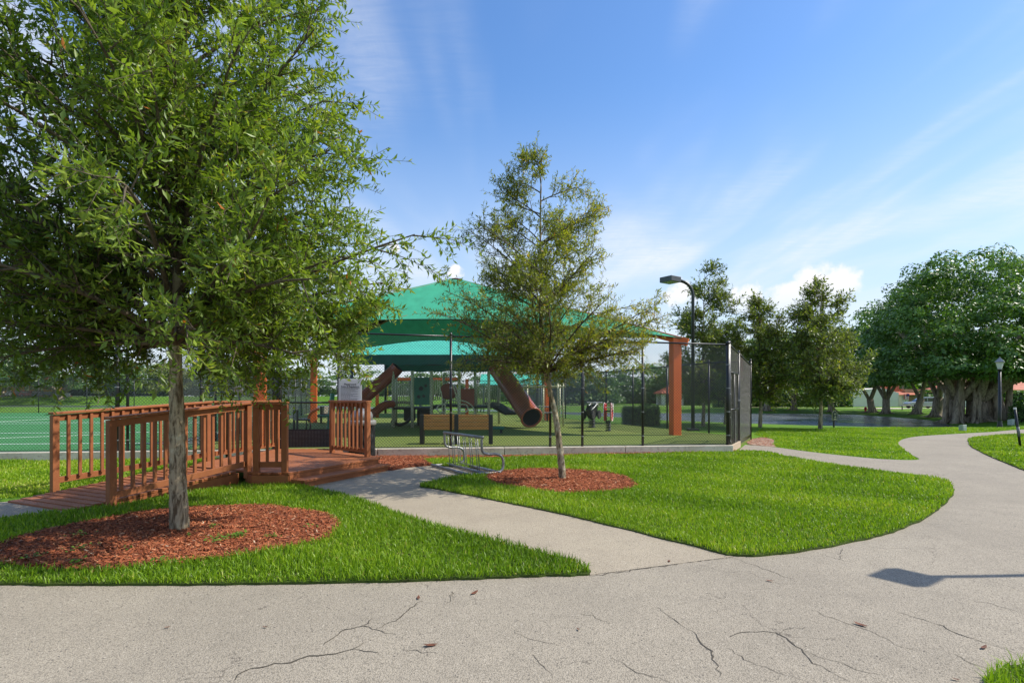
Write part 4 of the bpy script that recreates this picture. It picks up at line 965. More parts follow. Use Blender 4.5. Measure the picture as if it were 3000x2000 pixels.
def leafy_tree(name, label, base, H, trunk_pts, trunk_r, prof, zlo, nl, nb, nt, nlf, LS, leafm, seed, barkm, wig=.3, vmean=.5, twl=(.16, .34), sun_tint=None, group=None, cat='tree', limb_r=.035, k=(.35, .8)):
    r = random.Random(seed); g = np.random.default_rng(seed)
    t = thing(name, label, cat, base, 0, group); base = Vector(base)
    tp = [base+Vector(p) for p in trunk_pts]
    tp = crom3(tp, 6); m = len(tp)
    rad = [trunk_r(i/(m-1)) for i in range(m)]
    tm = MB().tube(tp, rad, 14); o = tm.build('trunk', barkm, t, True)
    if seed in (1, 2):
        sub = o.modifiers.new('sub', 'SUBSURF'); sub.levels = sub.render_levels = 2
        tx = bpy.data.textures.new('bark_relief', 'CLOUDS'); tx.noise_scale = .09
        dm = o.modifiers.new('rel', 'DISPLACE'); dm.texture = tx; dm.strength = .022; dm.mid_level = .5; dm.texture_coords = 'LOCAL'
    def onz(z):
        for a, b in zip(tp, tp[1:]):
            if b.z-base.z >= z: f = (z-(a.z-base.z))/max(1e-6, b.z-a.z); return a.lerp(b, f)
        return tp[-1].copy()
    zs = np.array([p[0] for p in prof]); rs = np.array([p[1] for p in prof]); ztop = zs[-1]
    lm, tw = MB(), MB(); T0, T1 = [], []
    ga = r.uniform(0, 6.28); zg = np.linspace(zs[0], ztop, 200); cw = np.cumsum((np.interp(zg, zs, rs)/rs.max())**1.4+.03); cw = (cw-cw[0])/(cw[-1]-cw[0]); strata = list(range(nl)); r.shuffle(strata)
    for i in range(nl):
        zt = float(np.interp((strata[i]+r.random())/nl, cw, zg))
        Rr = float(np.interp(zt, zs, rs))*r.choice([r.uniform(.82, 1.08), r.uniform(.45, .9)]); ga += 2.39996+r.uniform(-.3, .3)
        s0 = onz(min(max(zlo, zt-Rr*r.uniform(*k)), .97*H)); tipz = base.z+zt
        axis = onz(min(zt, .98*H))
        tip = Vector((axis.x+Rr*math.cos(ga), axis.y+Rr*math.sin(ga), tipz))
        L = (tip-s0).length; mid = s0.lerp(tip, .5)+Vector((r.gauss(0, .06), r.gauss(0, .06), .10+r.gauss(0, .05)))*L
        P = bez(s0, mid, tip, 7); lr = limb_r*(.4+.6*L/2.6)*(.6+.4*(1-zt/ztop))
        lm.tube(P, [lr*(1-.85*j/7)+.002 for j in range(8)], 5, False)
        for b in range(nb):
            f = .18+.82*(b+r.random())/nb; q = f*7; j = min(int(q), 6); p0 = P[j].lerp(P[j+1], q-j); tg = (P[j+1]-P[j]).normalized()
            d = perp_dir(tg, R(r.uniform(25, 70)), r); d.z += .12; d.normalize()
            bl = L*r.uniform(.16, .36)*(1.15-.6*f)+.12; p1 = p0+d*bl+Vector((0, 0, r.gauss(0, .05)*bl))
            lm.tube([p0, p0.lerp(p1, .5)+Vector((r.gauss(0, .04), r.gauss(0, .04), r.gauss(0, .04)))*bl, p1], [lr*.35*(1-.5*f)+.003, .004, .002], 4, False)
            for w_ in range(nt):
                e = .15+.85*(w_+r.random())/nt; q0 = p0.lerp(p1, e); d2 = perp_dir(d, R(r.uniform(20, 75)), r) if w_ < nt-1 else d
                q1 = q0+d2*r.uniform(*twl); q1.z += r.gauss(-.02, .04); T0.append(q0); T1.append(q1)
                tw.tube([q0, q1], .0022 if LS[0] < .1 else .006, 3, False)
    lm.build('limbs', M_limb, o, True, kind='stuff'); tw.build('twigs', M_limb, o, kind='stuff')
    A = np.array([tuple(x) for x in T0]); Bq = np.array([tuple(x) for x in T1]); n = len(A)
    f = (np.arange(nlf)+.3)/nlf; C = (A[:, None]+(Bq-A)[:, None]*f[None, :, None]).reshape(-1, 3)
    tg = np.repeat(unit(Bq-A), nlf, 0); rv = unit(g.normal(size=tg.shape)); sd = unit(np.cross(tg, rv))
    D = unit(tg*g.uniform(.35, .9, (len(C), 1))+sd*1.0+np.array([0, 0, .1])*g.normal(size=(len(C), 1)))
    U = unit(np.cross(D, unit(np.array([[0, 0, 1.0]])+g.normal(0, .55, size=D.shape))))
    Ls = g.uniform(LS[0]*.6, LS[0]*1.15, len(C)); Ws = Ls*g.uniform(LS[1]*.8, LS[1]*1.2, len(C))*.5
    tv = np.repeat(g.normal(0, .1, n), nlf); v = g.normal(vmean, .15, len(C))+tv
    if sun_tint is not None: v += sun_tint(C-np.array(tuple(base)))  # sunlight put into the leaf colour: paler, yellower on sun side and top
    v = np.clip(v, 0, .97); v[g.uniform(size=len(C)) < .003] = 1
    V, Fc, va = leaf_soup(C, D, U, Ls, Ws, v)
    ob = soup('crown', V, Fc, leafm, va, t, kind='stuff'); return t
b1 = G(527, 1552, .03)
prof1 = [(1.65, 1.5), (1.9, 1.95), (2.25, 2.2), (2.7, 2.4), (3.2, 2.5), (3.8, 2.15), (4.5, 1.85), (5.2, 1.55), (6.0, 1.3), (6.8, .75), (7.4, .15)]
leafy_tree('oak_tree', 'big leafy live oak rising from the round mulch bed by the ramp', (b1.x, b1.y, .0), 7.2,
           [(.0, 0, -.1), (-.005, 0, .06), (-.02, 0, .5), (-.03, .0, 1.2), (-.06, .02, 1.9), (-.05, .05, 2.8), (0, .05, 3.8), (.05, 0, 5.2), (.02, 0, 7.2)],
           lambda f: .108*(1-.93*f**1.1)+.08*math.exp(-f*55), prof1, 2.0, 140, 10, 8, 12, (.09, .32), M_oakleaf, 1, M_bark, vmean=.5, sun_tint=lambda P: .10*np.clip((P[:, 0]-.6)/1.5, -1, 1)+.06*np.clip((P[:, 2]-4)/2, -1, 1), limb_r=.04)
b2_ = G(1648, 1402, .03)
prof2 = [(1.75, 1.1), (2.1, 1.75), (2.5, 2.1), (3.0, 2.0), (3.5, 1.6), (4.0, 1.35), (4.5, 1.1), (5.0, .75), (5.4, .45), (5.75, .2)]
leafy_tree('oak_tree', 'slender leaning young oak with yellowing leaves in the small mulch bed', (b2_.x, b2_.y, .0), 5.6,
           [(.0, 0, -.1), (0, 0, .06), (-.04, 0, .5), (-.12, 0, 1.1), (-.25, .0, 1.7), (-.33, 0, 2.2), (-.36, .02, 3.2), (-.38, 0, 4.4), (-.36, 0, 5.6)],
           lambda f: .078*(1-.9*f**.9)+.012*math.exp(-f*40), prof2, 1.85, 78, 9, 7, 11, (.07, .28), M_oakyel, 2, M_bark, vmean=.5, sun_tint=lambda P: .16*np.clip((P[:, 0]+.2)/1.2, -1, 1)+.06*np.clip((P[:, 2]-3)/2, -1, 1), twl=(.12, .28), limb_r=.03)
# young oaks on the pond lawn
def far_oak(px, py, top, rad, label, seed, dens=1.0, vm=.45):
    b = Gt(px, py); H = at(0, top, b.y).z-b.z; Rm = rad*b.y/FPX
    pf = [(H*.2, Rm*.6), (H*.3, Rm), (H*.45, Rm*1.0), (H*.6, Rm*.85), (H*.75, Rm*.68), (H*.88, Rm*.5), (H*1.0, Rm*.3)]
    leafy_tree('young_oak_tree', label, (b.x, b.y, b.z), H*.97, [(0, 0, -.2), (0, 0, .1), (.03, 0, H*.2), (0, .05, H*.5), (.08, 0, H*.97)],
               lambda f: .12*(1-.93*f)+.03*math.exp(-f*30), pf, H*.2, int(44*dens), 8, 6, 7, (.17, .4), M_oakdark, seed, M_bark, vmean=vm, twl=(.25, .6), group='young oaks on the pond lawn', limb_r=.05)
far_oak(2060, 1249, 788, 112, 'young oak behind the pole light with a bare airy top', 21, 1.0)
far_oak(2227, 1251, 868, 95, 'young oak just beyond the side gate on the pond edge', 22, 1.0, .48)
far_oak(2403, 1258, 818, 128, 'tall thin topped young oak beside the small pond sign', 23, 1.15, .5)
far_oak(2125, 1243, 930, 85, 'short young oak seen through the mesh of the side gate', 24, .8, .4)
# ------------------------------------------------------------------ broad crowned trees made of leaf clusters
def cluster_leaves(cent, rad, per, size, g, vmean=.45, flat=.6, up=.5):
    n = len(cent); C = np.repeat(cent, per, 0); rr = np.repeat(rad, per)
    d = unit(g.normal(size=C.shape)); d[:, 2] = np.abs(d[:, 2])*.9-.25; d = unit(d)
    P = C+d*(rr*g.uniform(.55, 1.0, len(C))**.6)[:, None]*np.array([1, 1, flat])
    nrm = unit(d+np.array([0, 0, up])+g.normal(0, .45, d.shape)); ax = unit(np.cross(nrm, g.normal(size=d.shape)))
    sd = np.cross(nrm, ax); L = g.uniform(.6, 1.3, len(C))*size
    v = np.clip(np.repeat(g.normal(vmean, .12, n), per)+g.normal(0, .12, len(C))+.12*d[:, 2], 0, 1)  # lit tops painted in: leaf colour paler upwards, darker under each cluster
    return leaf_soup(P-ax*L[:, None]*.5, ax, sd, L, L*g.uniform(.2, .33, len(C)), v, .15)
def broad_tree(name, label, base, H, Rm, zc, trunks, leafm, seed, ncl, per, size, crad, cat='tree', group=None, vmean=.45, roots=0, tw=.5, barkm=None, sky=.0, under=.35, off=(0, 0)):
    barkm = barkm or M_fbark; g = np.random.default_rng(seed); r = random.Random(seed)
    base = Vector(base); t = thing(name, label, cat, base, 0, group)
    # crown: dome of clusters, lower rim at zc
    u = g.uniform(size=ncl); th = g.uniform(0, 2*np.pi, ncl); phi = np.arccos(1-u*1.0)
    rr = g.uniform(.72, 1.0, ncl); inner = g.uniform(size=ncl) < .22; rr[inner] *= g.uniform(.45, .9, inner.sum())
    lob = 1+.12*np.sin(3*th+seed)+.08*np.sin(5*th+2*seed)
    cx = np.sin(phi)**.8*np.cos(th)*Rm*rr*lob; cy = np.sin(phi)**.8*np.sin(th)*Rm*rr*lob; cz = zc+np.cos(phi)*(H-zc)*rr
    low = g.uniform(size=ncl) < under; cz[low] = zc+g.uniform(-.06, .22, low.sum())*(H-zc)
    cent = np.c_[cx+base.x+off[0], cy+base.y+off[1], cz+base.z]
    V, Fc, va = cluster_leaves(cent, g.uniform(.7, 1.25, ncl)*crad, per, size, g, vmean)
    ob = soup('crown', V, Fc, leafm, va, t, kind='stuff')
    for (x, y, r_, limbs) in trunks:
        p = base+Vector((x, y, -.3)); hz = zc*r.uniform(.38, .5)
        top = p+Vector((r.gauss(0, .2), 0, hz+.3)); 
        tr = MB().tube([p, p+Vector((0, 0, .35)), p.lerp(top, .5), top], [r_*1.7, r_*1.15, r_*.95, r_*.9], 12).build('trunk', barkm, t, True)
        lmb = MB()
        for q in range(limbs):
            a_ = 2*math.pi*q/limbs+r.uniform(-.35, .35)+.3; e = Rm*r.uniform(.35, .62)
            tip = top+Vector((e*math.cos(a_), e*math.sin(a_), (zc-hz)*r.uniform(1.1, 1.7)+.25*(H-zc)))
            lmb.tube(bez(top-Vector((0, 0, .25)), top.lerp(tip, .35)+Vector((0, 0, -.02*e)), tip, 6), [r_*.55*(1-.1*j) for j in range(7)], 8)
        lmb.build('limbs', barkm, tr, True, kind='stuff')
        if roots:
            rm = MB()
            for q in range(roots):
                a_ = 2*math.pi*q/roots+r.uniform(-.2, .2); l = r_*r.uniform(1.8, 3.4)
                rm.tube([p+Vector((math.cos(a_)*r_*.6, math.sin(a_)*r_*.6, 1.0)), p+Vector((math.cos(a_)*r_*1.25, math.sin(a_)*r_*1.25, .45)), p+Vector((math.cos(a_)*l, math.sin(a_)*l, .2))], [r_*.25, r_*.22, r_*.08], 6)
            rm.build('roots', barkm, tr, True, kind='stuff')
    return t
def ficus(px, py, top, rad, zcpx, label, seed, limbs=3, tr=.42, ncl=170, dx=0):
    b = Gt(px, py); H = at(0, top, b.y).z-b.z; zc = at(0, zcpx, b.y).z-b.z
    return broad_tree('ficus_tree', label, b, H, rad*b.y/FPX, zc, [(0, 0, tr, limbs)], M_ficus, seed, ncl, 75, .42, 1.3, roots=7, group='ficus trees along the far bank', vmean=.38, off=(dx, 0))
ficus(2246, 1203, 985, 150, 1120, 'leaning ficus at the pond edge in front of the long hedge', 31, 2, .5)
ficus(2325, 1201, 960, 150, 1120, 'ficus in a brown mulch ring in front of the long hedge', 32, 3, .42)
ficus(2437, 1206, 935, 160, 1115, 'ficus behind the small pond sign at the end of the hedge', 33, 3, .42)
ficus(2556, 1208, 905, 150, 1120, 'forked ficus beside the red hydrant', 34, 4, .45)
ficus(2596, 1212, 900, 160, 1115, 'wide forked ficus in front of the blank house wall', 35, 4, .45)
ficus(2685, 1213, 925, 120, 1105, 'slim forked ficus in front of the parked silver car', 36, 3, .42)
ficus(2744, 1221, 915, 120, 1100, 'thick forked ficus with spreading roots beside the banyan', 37, 3, .55)
bb = Gt(2862, 1236)
banyan = broad_tree('banyan_tree', 'huge banyan with a mass of fused trunks and a wide dark crown', bb, at(0, 722, bb.y).z-bb.z, 360*bb.y/FPX, at(0, 1095, bb.y).z-bb.z,
                    [(0, 0, .85, 5), (-1.6, .3, .6, 4), (1.3, .2, .7, 4)], M_ficus, 41, 900, 120, .31, 1.35, roots=9, vmean=.42, under=.25, off=(2.5, 2))
rr = random.Random(9)
for k in range(30):
    a_ = rr.uniform(0, 6.28); rx, ry = 2.3*math.cos(a_), 1.2*math.sin(a_); p = bb+Vector((rx+rr.gauss(-.2, .25), ry, -.3)); hh = rr.uniform(3.2, 5.5); w_ = rr.uniform(.1, .26)
    q = p+Vector((-rx*.25+rr.gauss(0, .35), -ry*.3, hh)); MB().tube([p, p.lerp(q, .12), p.lerp(q, .5)+Vector((rr.gauss(0, .1), 0, 0)), q], [w_*2.0, w_*1.2, w_, w_*.8], 8).build('aerial_root', M_fbark, banyan, True)
# ------------------------------------------------------------------ hedges and shrubs
def hedge(name, label, c, size, rz, seed, leaf=.12, n=9000, cat='hedge', rough=.06, mat=None, vm=.45):
    g = np.random.default_rng(seed); c = Vector(c); t = thing(name, label, cat, c, 0)
    Mx = Matrix.Translation(c) @ Matrix.Rotation(rz, 4, 'Z'); sx, sy, sz = size
    MB().box(Mx @ Vector((0, 0, sz*.47)), (sx*.94, sy*.86, sz*.9), rz).build('branches', M_fbark if leaf > .3 else pm('hedge_core', (.02, .035, .012), (.015, .025, .01), 5, .9), t)
    f = g.integers(0, 6, n*2); w_ = np.array([sy*sz, sy*sz, sx*sz, sx*sz, sx*sy, sx*sy*.15]); f = g.choice(6, n, p=w_/w_.sum())
    P = g.uniform(-.5, .5, (n, 3)); nr = np.zeros((n, 3))
    for k, (ax, s) in enumerate(((0, -1), (0, 1), (1, -1), (1, 1), (2, 1), (2, -1))):
        m = f == k; P[m, ax] = s*.5; nr[m, ax] = s
    P = P*np.array(size)+np.array([0, 0, sz/2]); P += nr*g.normal(-.01, rough, (n, 1))+g.normal(0, rough*.4, (n, 3))
    bumps = .06*np.sin(P[:, 0]*2.1+seed)+.05*np.sin(P[:, 0]*5.3); P += nr*bumps[:, None]*(rough/.06)
    cs, sn = math.cos(rz), math.sin(rz); Rm_ = np.array([[cs, -sn, 0], [sn, cs, 0], [0, 0, 1]])
    P = P@Rm_.T+np.array(tuple(c)); nr = nr@Rm_.T
    N_ = unit(nr+g.normal(0, .6, P.shape)+np.array([0, 0, .3])); ax = unit(np.cross(N_, g.normal(size=P.shape))); L = g.uniform(.6, 1.3, n)*leaf
    V, Fc, va = leaf_soup(P-ax*L[:, None]*.5, ax, np.cross(N_, ax), L, L*.3, np.clip(g.normal(vm, .18, n), 0, 1))
    soup('foliage', V, Fc, mat or M_hedge, va, t, kind='stuff'); return t
b = Gt(1878, 1246); hedge('box_hedge', 'clipped box hedge between the playground fence and the pond', b, (1.7, 1.0, .9), R(-15), 51, .07, 6000)
hc_ = Gt(2310, 1192); hedge('long_hedge', 'long clipped ficus hedge on the far bank beside the house', (hc_.x-1, hc_.y, hc_.z-.1), (23, 2.2, 2.5), R(2), 52, .3, 11000)
h3 = Gt(2985, 1236); hedge('low_hedge', 'low dark clipped hedge beside the lantern post', (h3.x+4, h3.y+1, h3.z), (10, 1.5, 1.3), R(20), 53, .14, 7000)
h4 = Gt(2975, 1197); hedge('tall_hedge', 'tall green hedge in front of the orange roofed house', (h4.x+3, h4.y, h4.z), (14, 2, 2.0), R(5), 54, .3, 6000)
for i, (px, py, w_, hh, lab) in enumerate(((1880, 1182, 9, 1.6, 'dark shrub row on the far bank between palm and pavilion'), (2010, 1186, 6, 1.8, 'dark shrub clump on the far bank behind the orange corner post'), (2090, 1180, 8, 1.2, 'low shrub row on the far bank behind the young oaks'), (1600, 1184, 10, 2.2, 'shrub row on the far bank behind the small teal canopy'))):
    b = Gt(px, py); hedge('shrub_row', lab, b, (w_, 2, hh), R(3*i), 60+i, .35, 2500, 'shrub')
# ------------------------------------------------------------------ far bank: pavilion, sidewalk, house, car
gz = Gt(1962, 1186); G0 = thing('pavilion', 'small open pavilion with clay tile hip roof across the pond', 'pavilion', gz)
gw, gh = 62*gz.y/FPX, at(0, 1152, gz.y).z-gz.z
m = MB(); e = gw*.62; top = at(0, 1130, gz.y).z
for k in range(4): pass
vsr = [gz+Vector((sx*e, sy*e, gh)) for sx, sy in ((-1, -1), (1, -1), (1, 1), (-1, 1))]; ap = Vector((gz.x, gz.y, top))
for k in range(4):
    a, b = vsr[k], vsr[(k+1) % 4]; rp = MB()
    rp.add([a, b, ap, a-Vector((0, 0, .15)), b-Vector((0, 0, .15))], [(0, 1, 2), (0, 3, 4, 1)]); o = rp.build('roof_slope', M_tile, G0)
    rid = MB()
    for q in range(9):
        f = (q+.5)/9; p = a.lerp(b, f); cc_ = (a+b)/2; s_ = 1-2*abs(f-.5)
        rid.tube([p+Vector((0, 0, .04)), p+(ap-cc_)*s_+Vector((0, 0, .04))], .1, 5)
    rid.build('tile_rows', M_tile, o, kind='stuff')
for sx in (-1, 1):
    for sy in (-1, 1): MB().box((gz.x+sx*gw*.42, gz.y+sy*gw*.42, gz.z+gh/2-.1), (.75, .75, gh+.2)).build('column', M_stucco, G0, bevel=.03)
sw_ = [Gt(px, py) for px, py in ((1600, 1188), (1960, 1190), (2150, 1193), (2300, 1194), (2480, 1197), (2650, 1198), (2790, 1200))]
for nm, pts, w_ in (('sidewalk', sw_, 1.3),):
    m = MB(); vs_, fs = [], []
    for i, p in enumerate(pts):
        vs_ += [(p.x, p.y-w_/2, p.z+.05), (p.x, p.y+w_/2, p.z+.05)]
        if i: fs.append((2*i-2, 2*i, 2*i+1, 2*i-1))
    tag(m.add(vs_, fs).build('sidewalk', M_conc), 'pale concrete sidewalk across the far bank', 'sidewalk', kind='structure')
hb = Gt(2560, 1191); hd_ = hb.y
hs = thing('house', 'cream stucco house with blank side wall and red tile roof', 'house', hb)
xL, xR = at(2463, 0, hd_).x, at(2633, 0, hd_).x; zB = hb.z-.2; zW = at(0, 1143, hd_).z
MB().add([(xL, hd_, zB), (xR, hd_, zB), (xR, hd_, at(0, 1150, hd_).z), (xL+(xR-xL)*.72, hd_, at(0, 1136, hd_).z), (xL, hd_, zW-.2), (xL, hd_+9, zB), (xR, hd_+9, zB), (xR, hd_+9, at(0, 1150, hd_).z), (xL+(xR-xL)*.72, hd_+9, at(0, 1136, hd_).z), (xL, hd_+9, zW-.2)],
         [(0, 1, 2, 3, 4), (5, 9, 8, 7, 6), (0, 4, 9, 5), (1, 6, 7, 2), (2, 7, 8, 3), (3, 8, 9, 4)]).build('wall', M_stucco, hs)
xa_, xb_ = at(2634, 0, hd_+1).x, at(2662, 0, hd_+1).x
MB().box(((xa_+xb_)/2, hd_+4.5, (zB+at(0, 1156, hd_).z)/2), (xb_-xa_, 7, at(0, 1156, hd_).z-zB)).build('garage', M_stucco, hs)
gd = MB().box(((xa_+xb_)/2+.1, hd_+.98, zB+1.25), ((xb_-xa_)*.55, .06, 2.3)).build('garage_door', M_white, hs)
for k in range(4): MB().box(((xa_+xb_)/2+.1, hd_+.94, zB+.4+k*.55), ((xb_-xa_)*.5, .03, .45)).build('door_panel', M_white, gd, bevel=.02)
MB().box((xb_+2.2, hd_+5, zB+1.6), (4.2, 6, 3.4)).build('wing', pm('tan_stucco', (.45, .30, .17), (.4, .27, .15), 1, .85), hs)
rf_ = MB(); z0_, z1_ = at(0, 1156, hd_).z, at(0, 1139, hd_).z
rf_.add([(xa_-.5, hd_+.4, z0_), (xb_+5, hd_+1.0, z0_), (xb_+4, hd_+4.5, z1_), (xa_-.5, hd_+4.5, z1_), (xa_-.5, hd_+9, z0_), (xb_+5, hd_+9, z0_)], [(0, 1, 2, 3), (3, 2, 5, 4), (0, 3, 4), (1, 5, 2)]).build('roof', M_tile, hs)
MB().box((at(2640, 0, hd_).x+.3, hd_+3.4, z1_-.4), (2.6, 1.2, 2.2)).build('chimney', M_tile, hs)
# flag
fl = thing('flag', 'striped red and white flag with blue canton hanging from the garage corner', 'flag', (xb_-.3, hd_+.7, zB))
fx, fz = at(2656, 0, hd_).x, at(0, 1170, hd_).z; fw, fh = 15*hd_/FPX, 16*hd_/FPX; M_blue = pm('flag_blue', (.03, .05, .2), (.025, .04, .16), 3, .8)
for k in range(7): MB().box((fx+fw*(k+.5)/7, hd_+.6, fz+fh/2), (fw/7, .02, fh)).build('stripe', M_red if k % 2 == 0 else M_white, fl)
MB().box((fx+fw*.72, hd_+.57, fz+fh*.85), (fw*.55, .02, fh*.45)).build('canton', M_blue, fl); MB().tube([(fx+fw*1.05, hd_+.9, fz+fh*.7), (fx-.1, hd_+.6, fz+fh*1.08)], .03, 6).build('flagpole', M_steel, fl)
# cars
def car(label, loc, rz, paint, suv=True, cat='car', group=None):
    t = thing('parked_car', label, cat, loc, rz, group); I = Matrix.Identity(4)
    h = 1.68 if suv else 1.45
    body = [(-2.25, .35), (-2.28, .75), (-2.15, .98), (-1.2, 1.02), (1.2, 1.0), (2.1, .88), (2.28, .68), (2.25, .35), (1.85, .3), (1.0, .28), (-1.0, .28), (-1.85, .3)]
    MB().profile(body, I, 1.8).build('body', paint, t, bevel=.07, world=False)
    cab = [(-2.05, .97), (-1.75, h-.08), (-1.2, h), (.1, h), (1.15, 1.0)]
    MB().profile(cab, I, 1.55).build('cabin', paint, t, bevel=.08, world=False)
    for s in (-.78, .78):
        MB().profile([(-1.8, 1.02), (-1.6, h-.18), (-1.2, h-.12), (-.35, h-.12), (-.4, 1.02)], Matrix.Translation((0, s, 0)), .03).build('window', M_glass, t, world=False)
        MB().profile([(-.3, 1.02), (-.25, h-.12), (.08, h-.14), (.9, 1.02)], Matrix.Translation((0, s, 0)), .03).build('window', M_glass, t, world=False)
        for x in (-1.4, 1.4):
            w_ = MB().tube([(x, s*1.02, .34), (x, s*1.18, .34)], .34, 18).build('wheel', M_dark, t, world=False)
            MB().tube([(x, s*1.16, .34), (x, s*1.19, .34)], .2, 12).build('hub_cap', M_steel, w_, world=False)
        MB().box((2.2, s*.85, .72), (.12, .3, .14)).build('headlight', M_white, t, world=False); MB().box((-2.2, s*.85, .82), (.1, .25, .2)).build('tail_light', M_red, t, world=False)
    MB().profile([(.15, h-.1), (1.08, 1.04), (1.12, 1.04), (.19, h-.08)], I, 1.4).build('windscreen', M_glass, t, world=False)
    return t
P_silver = pm('silver_paint', (.42, .43, .43), (.38, .39, .39), 2, .3, .3, coat=.6); P_dark = pm('dark_paint', (.02, .022, .026), (.03, .03, .034), 2, .3, 0, coat=.6); P_white = pm('white_car_paint', (.7, .7, .69), (.65, .65, .64), 2, .35, coat=.5); P_red = pm('red_car_paint', (.35, .02, .03), (.3, .02, .025), 2, .3, coat=.6)
cp = Gt(2697, 1196, 60); drive = MB().box((cp.x, cp.y, cp.z-.03), (16, 5, .1)).build('driveway', M_conc); tag(drive, 'pale concrete driveway by the garage', 'driveway', kind='structure')
car('silver sport utility car parked by the garage', (cp.x+.2, cp.y, cp.z+.02), R(176), P_silver)
lot = thing
ly = 168
cars = [(103, 'white car parked in the distant lot', P_white), (140, 'dark grey car parked between the white and red cars', P_dark), (160, 'red car parked in the distant lot', P_red), (222-100+70, 'second dark car parked beside the red car', P_dark), (236-90+75, 'black car nearest the low white wall across the pond', P_dark)]
for px, lab, pt_ in (( 45, 'white car at the end of the distant row of parked cars', P_white), (66, 'grey car between the white and the red cars', P_dark), (86, 'red car in the distant row of parked cars', P_red), (120, 'black car beside the red car in the distant row', P_dark), (153, 'dark blue car nearest the low white wall', pm('blue_paint', (.03, .05, .09), (.03, .04, .07), 2, .3, coat=.5))):
    x = at(px, 0, ly).x; car(lab, (x, ly, tz(x, ly)+.02), R(8), pt_, px % 2 == 0, group='cars in the distant car park')
lo = MB().box((at(90, 0, ly).x, ly+1, tz(at(90, 0, ly).x, ly)-.05), (40, 9, .1)).build('car_park', M_path); tag(lo, 'distant car park beyond the pond', 'car park', kind='structure')
x = at(200, 0, ly).x; lw = MB().box((x, ly-2, tz(x, ly)+.55), (4.2, .4, 1.1)).build('low_wall', M_white, bevel=.05); tag(lw, 'low white wall at the end of the parked cars', 'wall')
x = at(280, 0, ly+4).x; ws = thing('screen_fence', 'long black screened fence beyond the court and pond', 'fence', (x, ly+4, tz(x, ly+4)))
for k in range(9):
    xx = x-7+k*3.4; zz = tz(xx, ly+4); MB().box((xx, ly+4, zz+1.2), (3.3, .06, 2.2)).build('screen_panel', M_dark, ws); MB().tube([(xx-1.7, ly+4, zz-.1), (xx-1.7, ly+4, zz+2.5)], .07, 6).build('post', M_black, ws)
# hydrant
hp_ = Gt(2536, 1207); hy = thing('fire_hydrant', 'red fire hydrant beside the forked ficus', 'hydrant', hp_); s_ = 1.15
MB().lathe([(.17*s_, 0), (.17*s_, .06), (.12*s_, .08), (.12*s_, .5), (.16*s_, .52), (.16*s_, .57), (.12*s_, .66), (.04, .74), (.04, .8)], hp_, 14).build('body', M_red, hy, True)
for sgn in (-1, 1): MB().tube([hp_+Vector((0, 0, .42)), hp_+Vector((sgn*.24, 0, .42))], .07, 10).build('outlet', M_red, hy)
# path lights
for px, py, lab in ((2643, 1201, 'small black garden light before the garage door'), (2674, 1201, 'small black garden light beside the slim ficus')):
    p = Gt(px, py); t = thing('garden_light', lab, 'light', p, group='garden lights'); MB().tube([p, p+Vector((0, 0, .5))], .07, 8).build('stem', M_black, t); MB().lathe([(.11, .5), (.13, .53), (.02, .6)], p, 10).build('cap', M_black, t)
# lantern post
lb = G(2929, 1257, -.15); la = thing('lantern_post', 'black street lantern post standing before the banyan', 'lamp post', lb); zt2 = at(0, 1045, lb.y).z
MB().tube([lb-Vector((0, 0, .1)), lb+Vector((0, 0, .6)), Vector((lb.x, lb.y, zt2-.62))], [.09, .075, .06], 12).build('post', M_black, la, True); MB().lathe([(.12, 0), (.12, .1), (.09, .4)], lb, 12).build('base', M_black, la)
lz = Vector((lb.x, lb.y, zt2-.6)); M_lamp = pm('frosted_glass', (.6, .62, .62), (.55, .57, .57), 3, .25)
MB().lathe([(.1, 0), (.2, .32)], lz, 4).build('glass', M_lamp, la); MB().lathe([(.25, .32), (.26, .35), (.1, .5), (.03, .56), (.03, .6)], lz, 4).build('roof', M_steel, la); MB().lathe([(.11, -.04), (.12, 0)], lz, 8).build('collar', M_black, la)
# leaning marker post
p0_, p1_ = G(2991, 1311, 0), at(2973, 1194, 15.9); lm_ = thing('marker_post', 'leaning dark marker post in the grass inside the path bend', 'post', p0_)
MB().tube([p0_-Vector((0, 0, .1)), p1_], .032, 10).build('post', M_black, lm_, True); MB().tube([p0_.lerp(p1_, .28), p0_.lerp(p1_, .52)], .038, 10).build('sleeve', M_grey, lm_, True); MB().tube([p0_.lerp(p1_, .96), p1_+(p1_-p0_)*.003], .037, 10).build('cap', M_white, lm_)
# utility boxes
M_util = pm('pale_green_box', (.40, .45, .38), (.36, .41, .34), 3, .6)
for px, py, w_, lab in ((2820, 1264, 14, 'pale green utility box at the edge of the winding path'), (2962, 1245, 12, 'pale green utility box beside the lantern post')):
    p = G(px, py, -.02) if px < 2900 else Gt(px, py); ww = w_*p.y/FPX; t = thing('utility_box', lab, 'utility box', p, R(12), 'utility boxes')
    MB().profile([(-ww/2, 0), (ww/2, 0), (ww/2, ww*1.3), (-ww/2, ww*1.5)], Matrix.Rotation(R(90), 4, 'Z'), ww).build('cabinet', M_util, t, bevel=.02, world=False); MB().box((0, -ww*.51, ww*.55), (ww*.8, .015, ww*.85)).build('door', M_util, t, world=False)
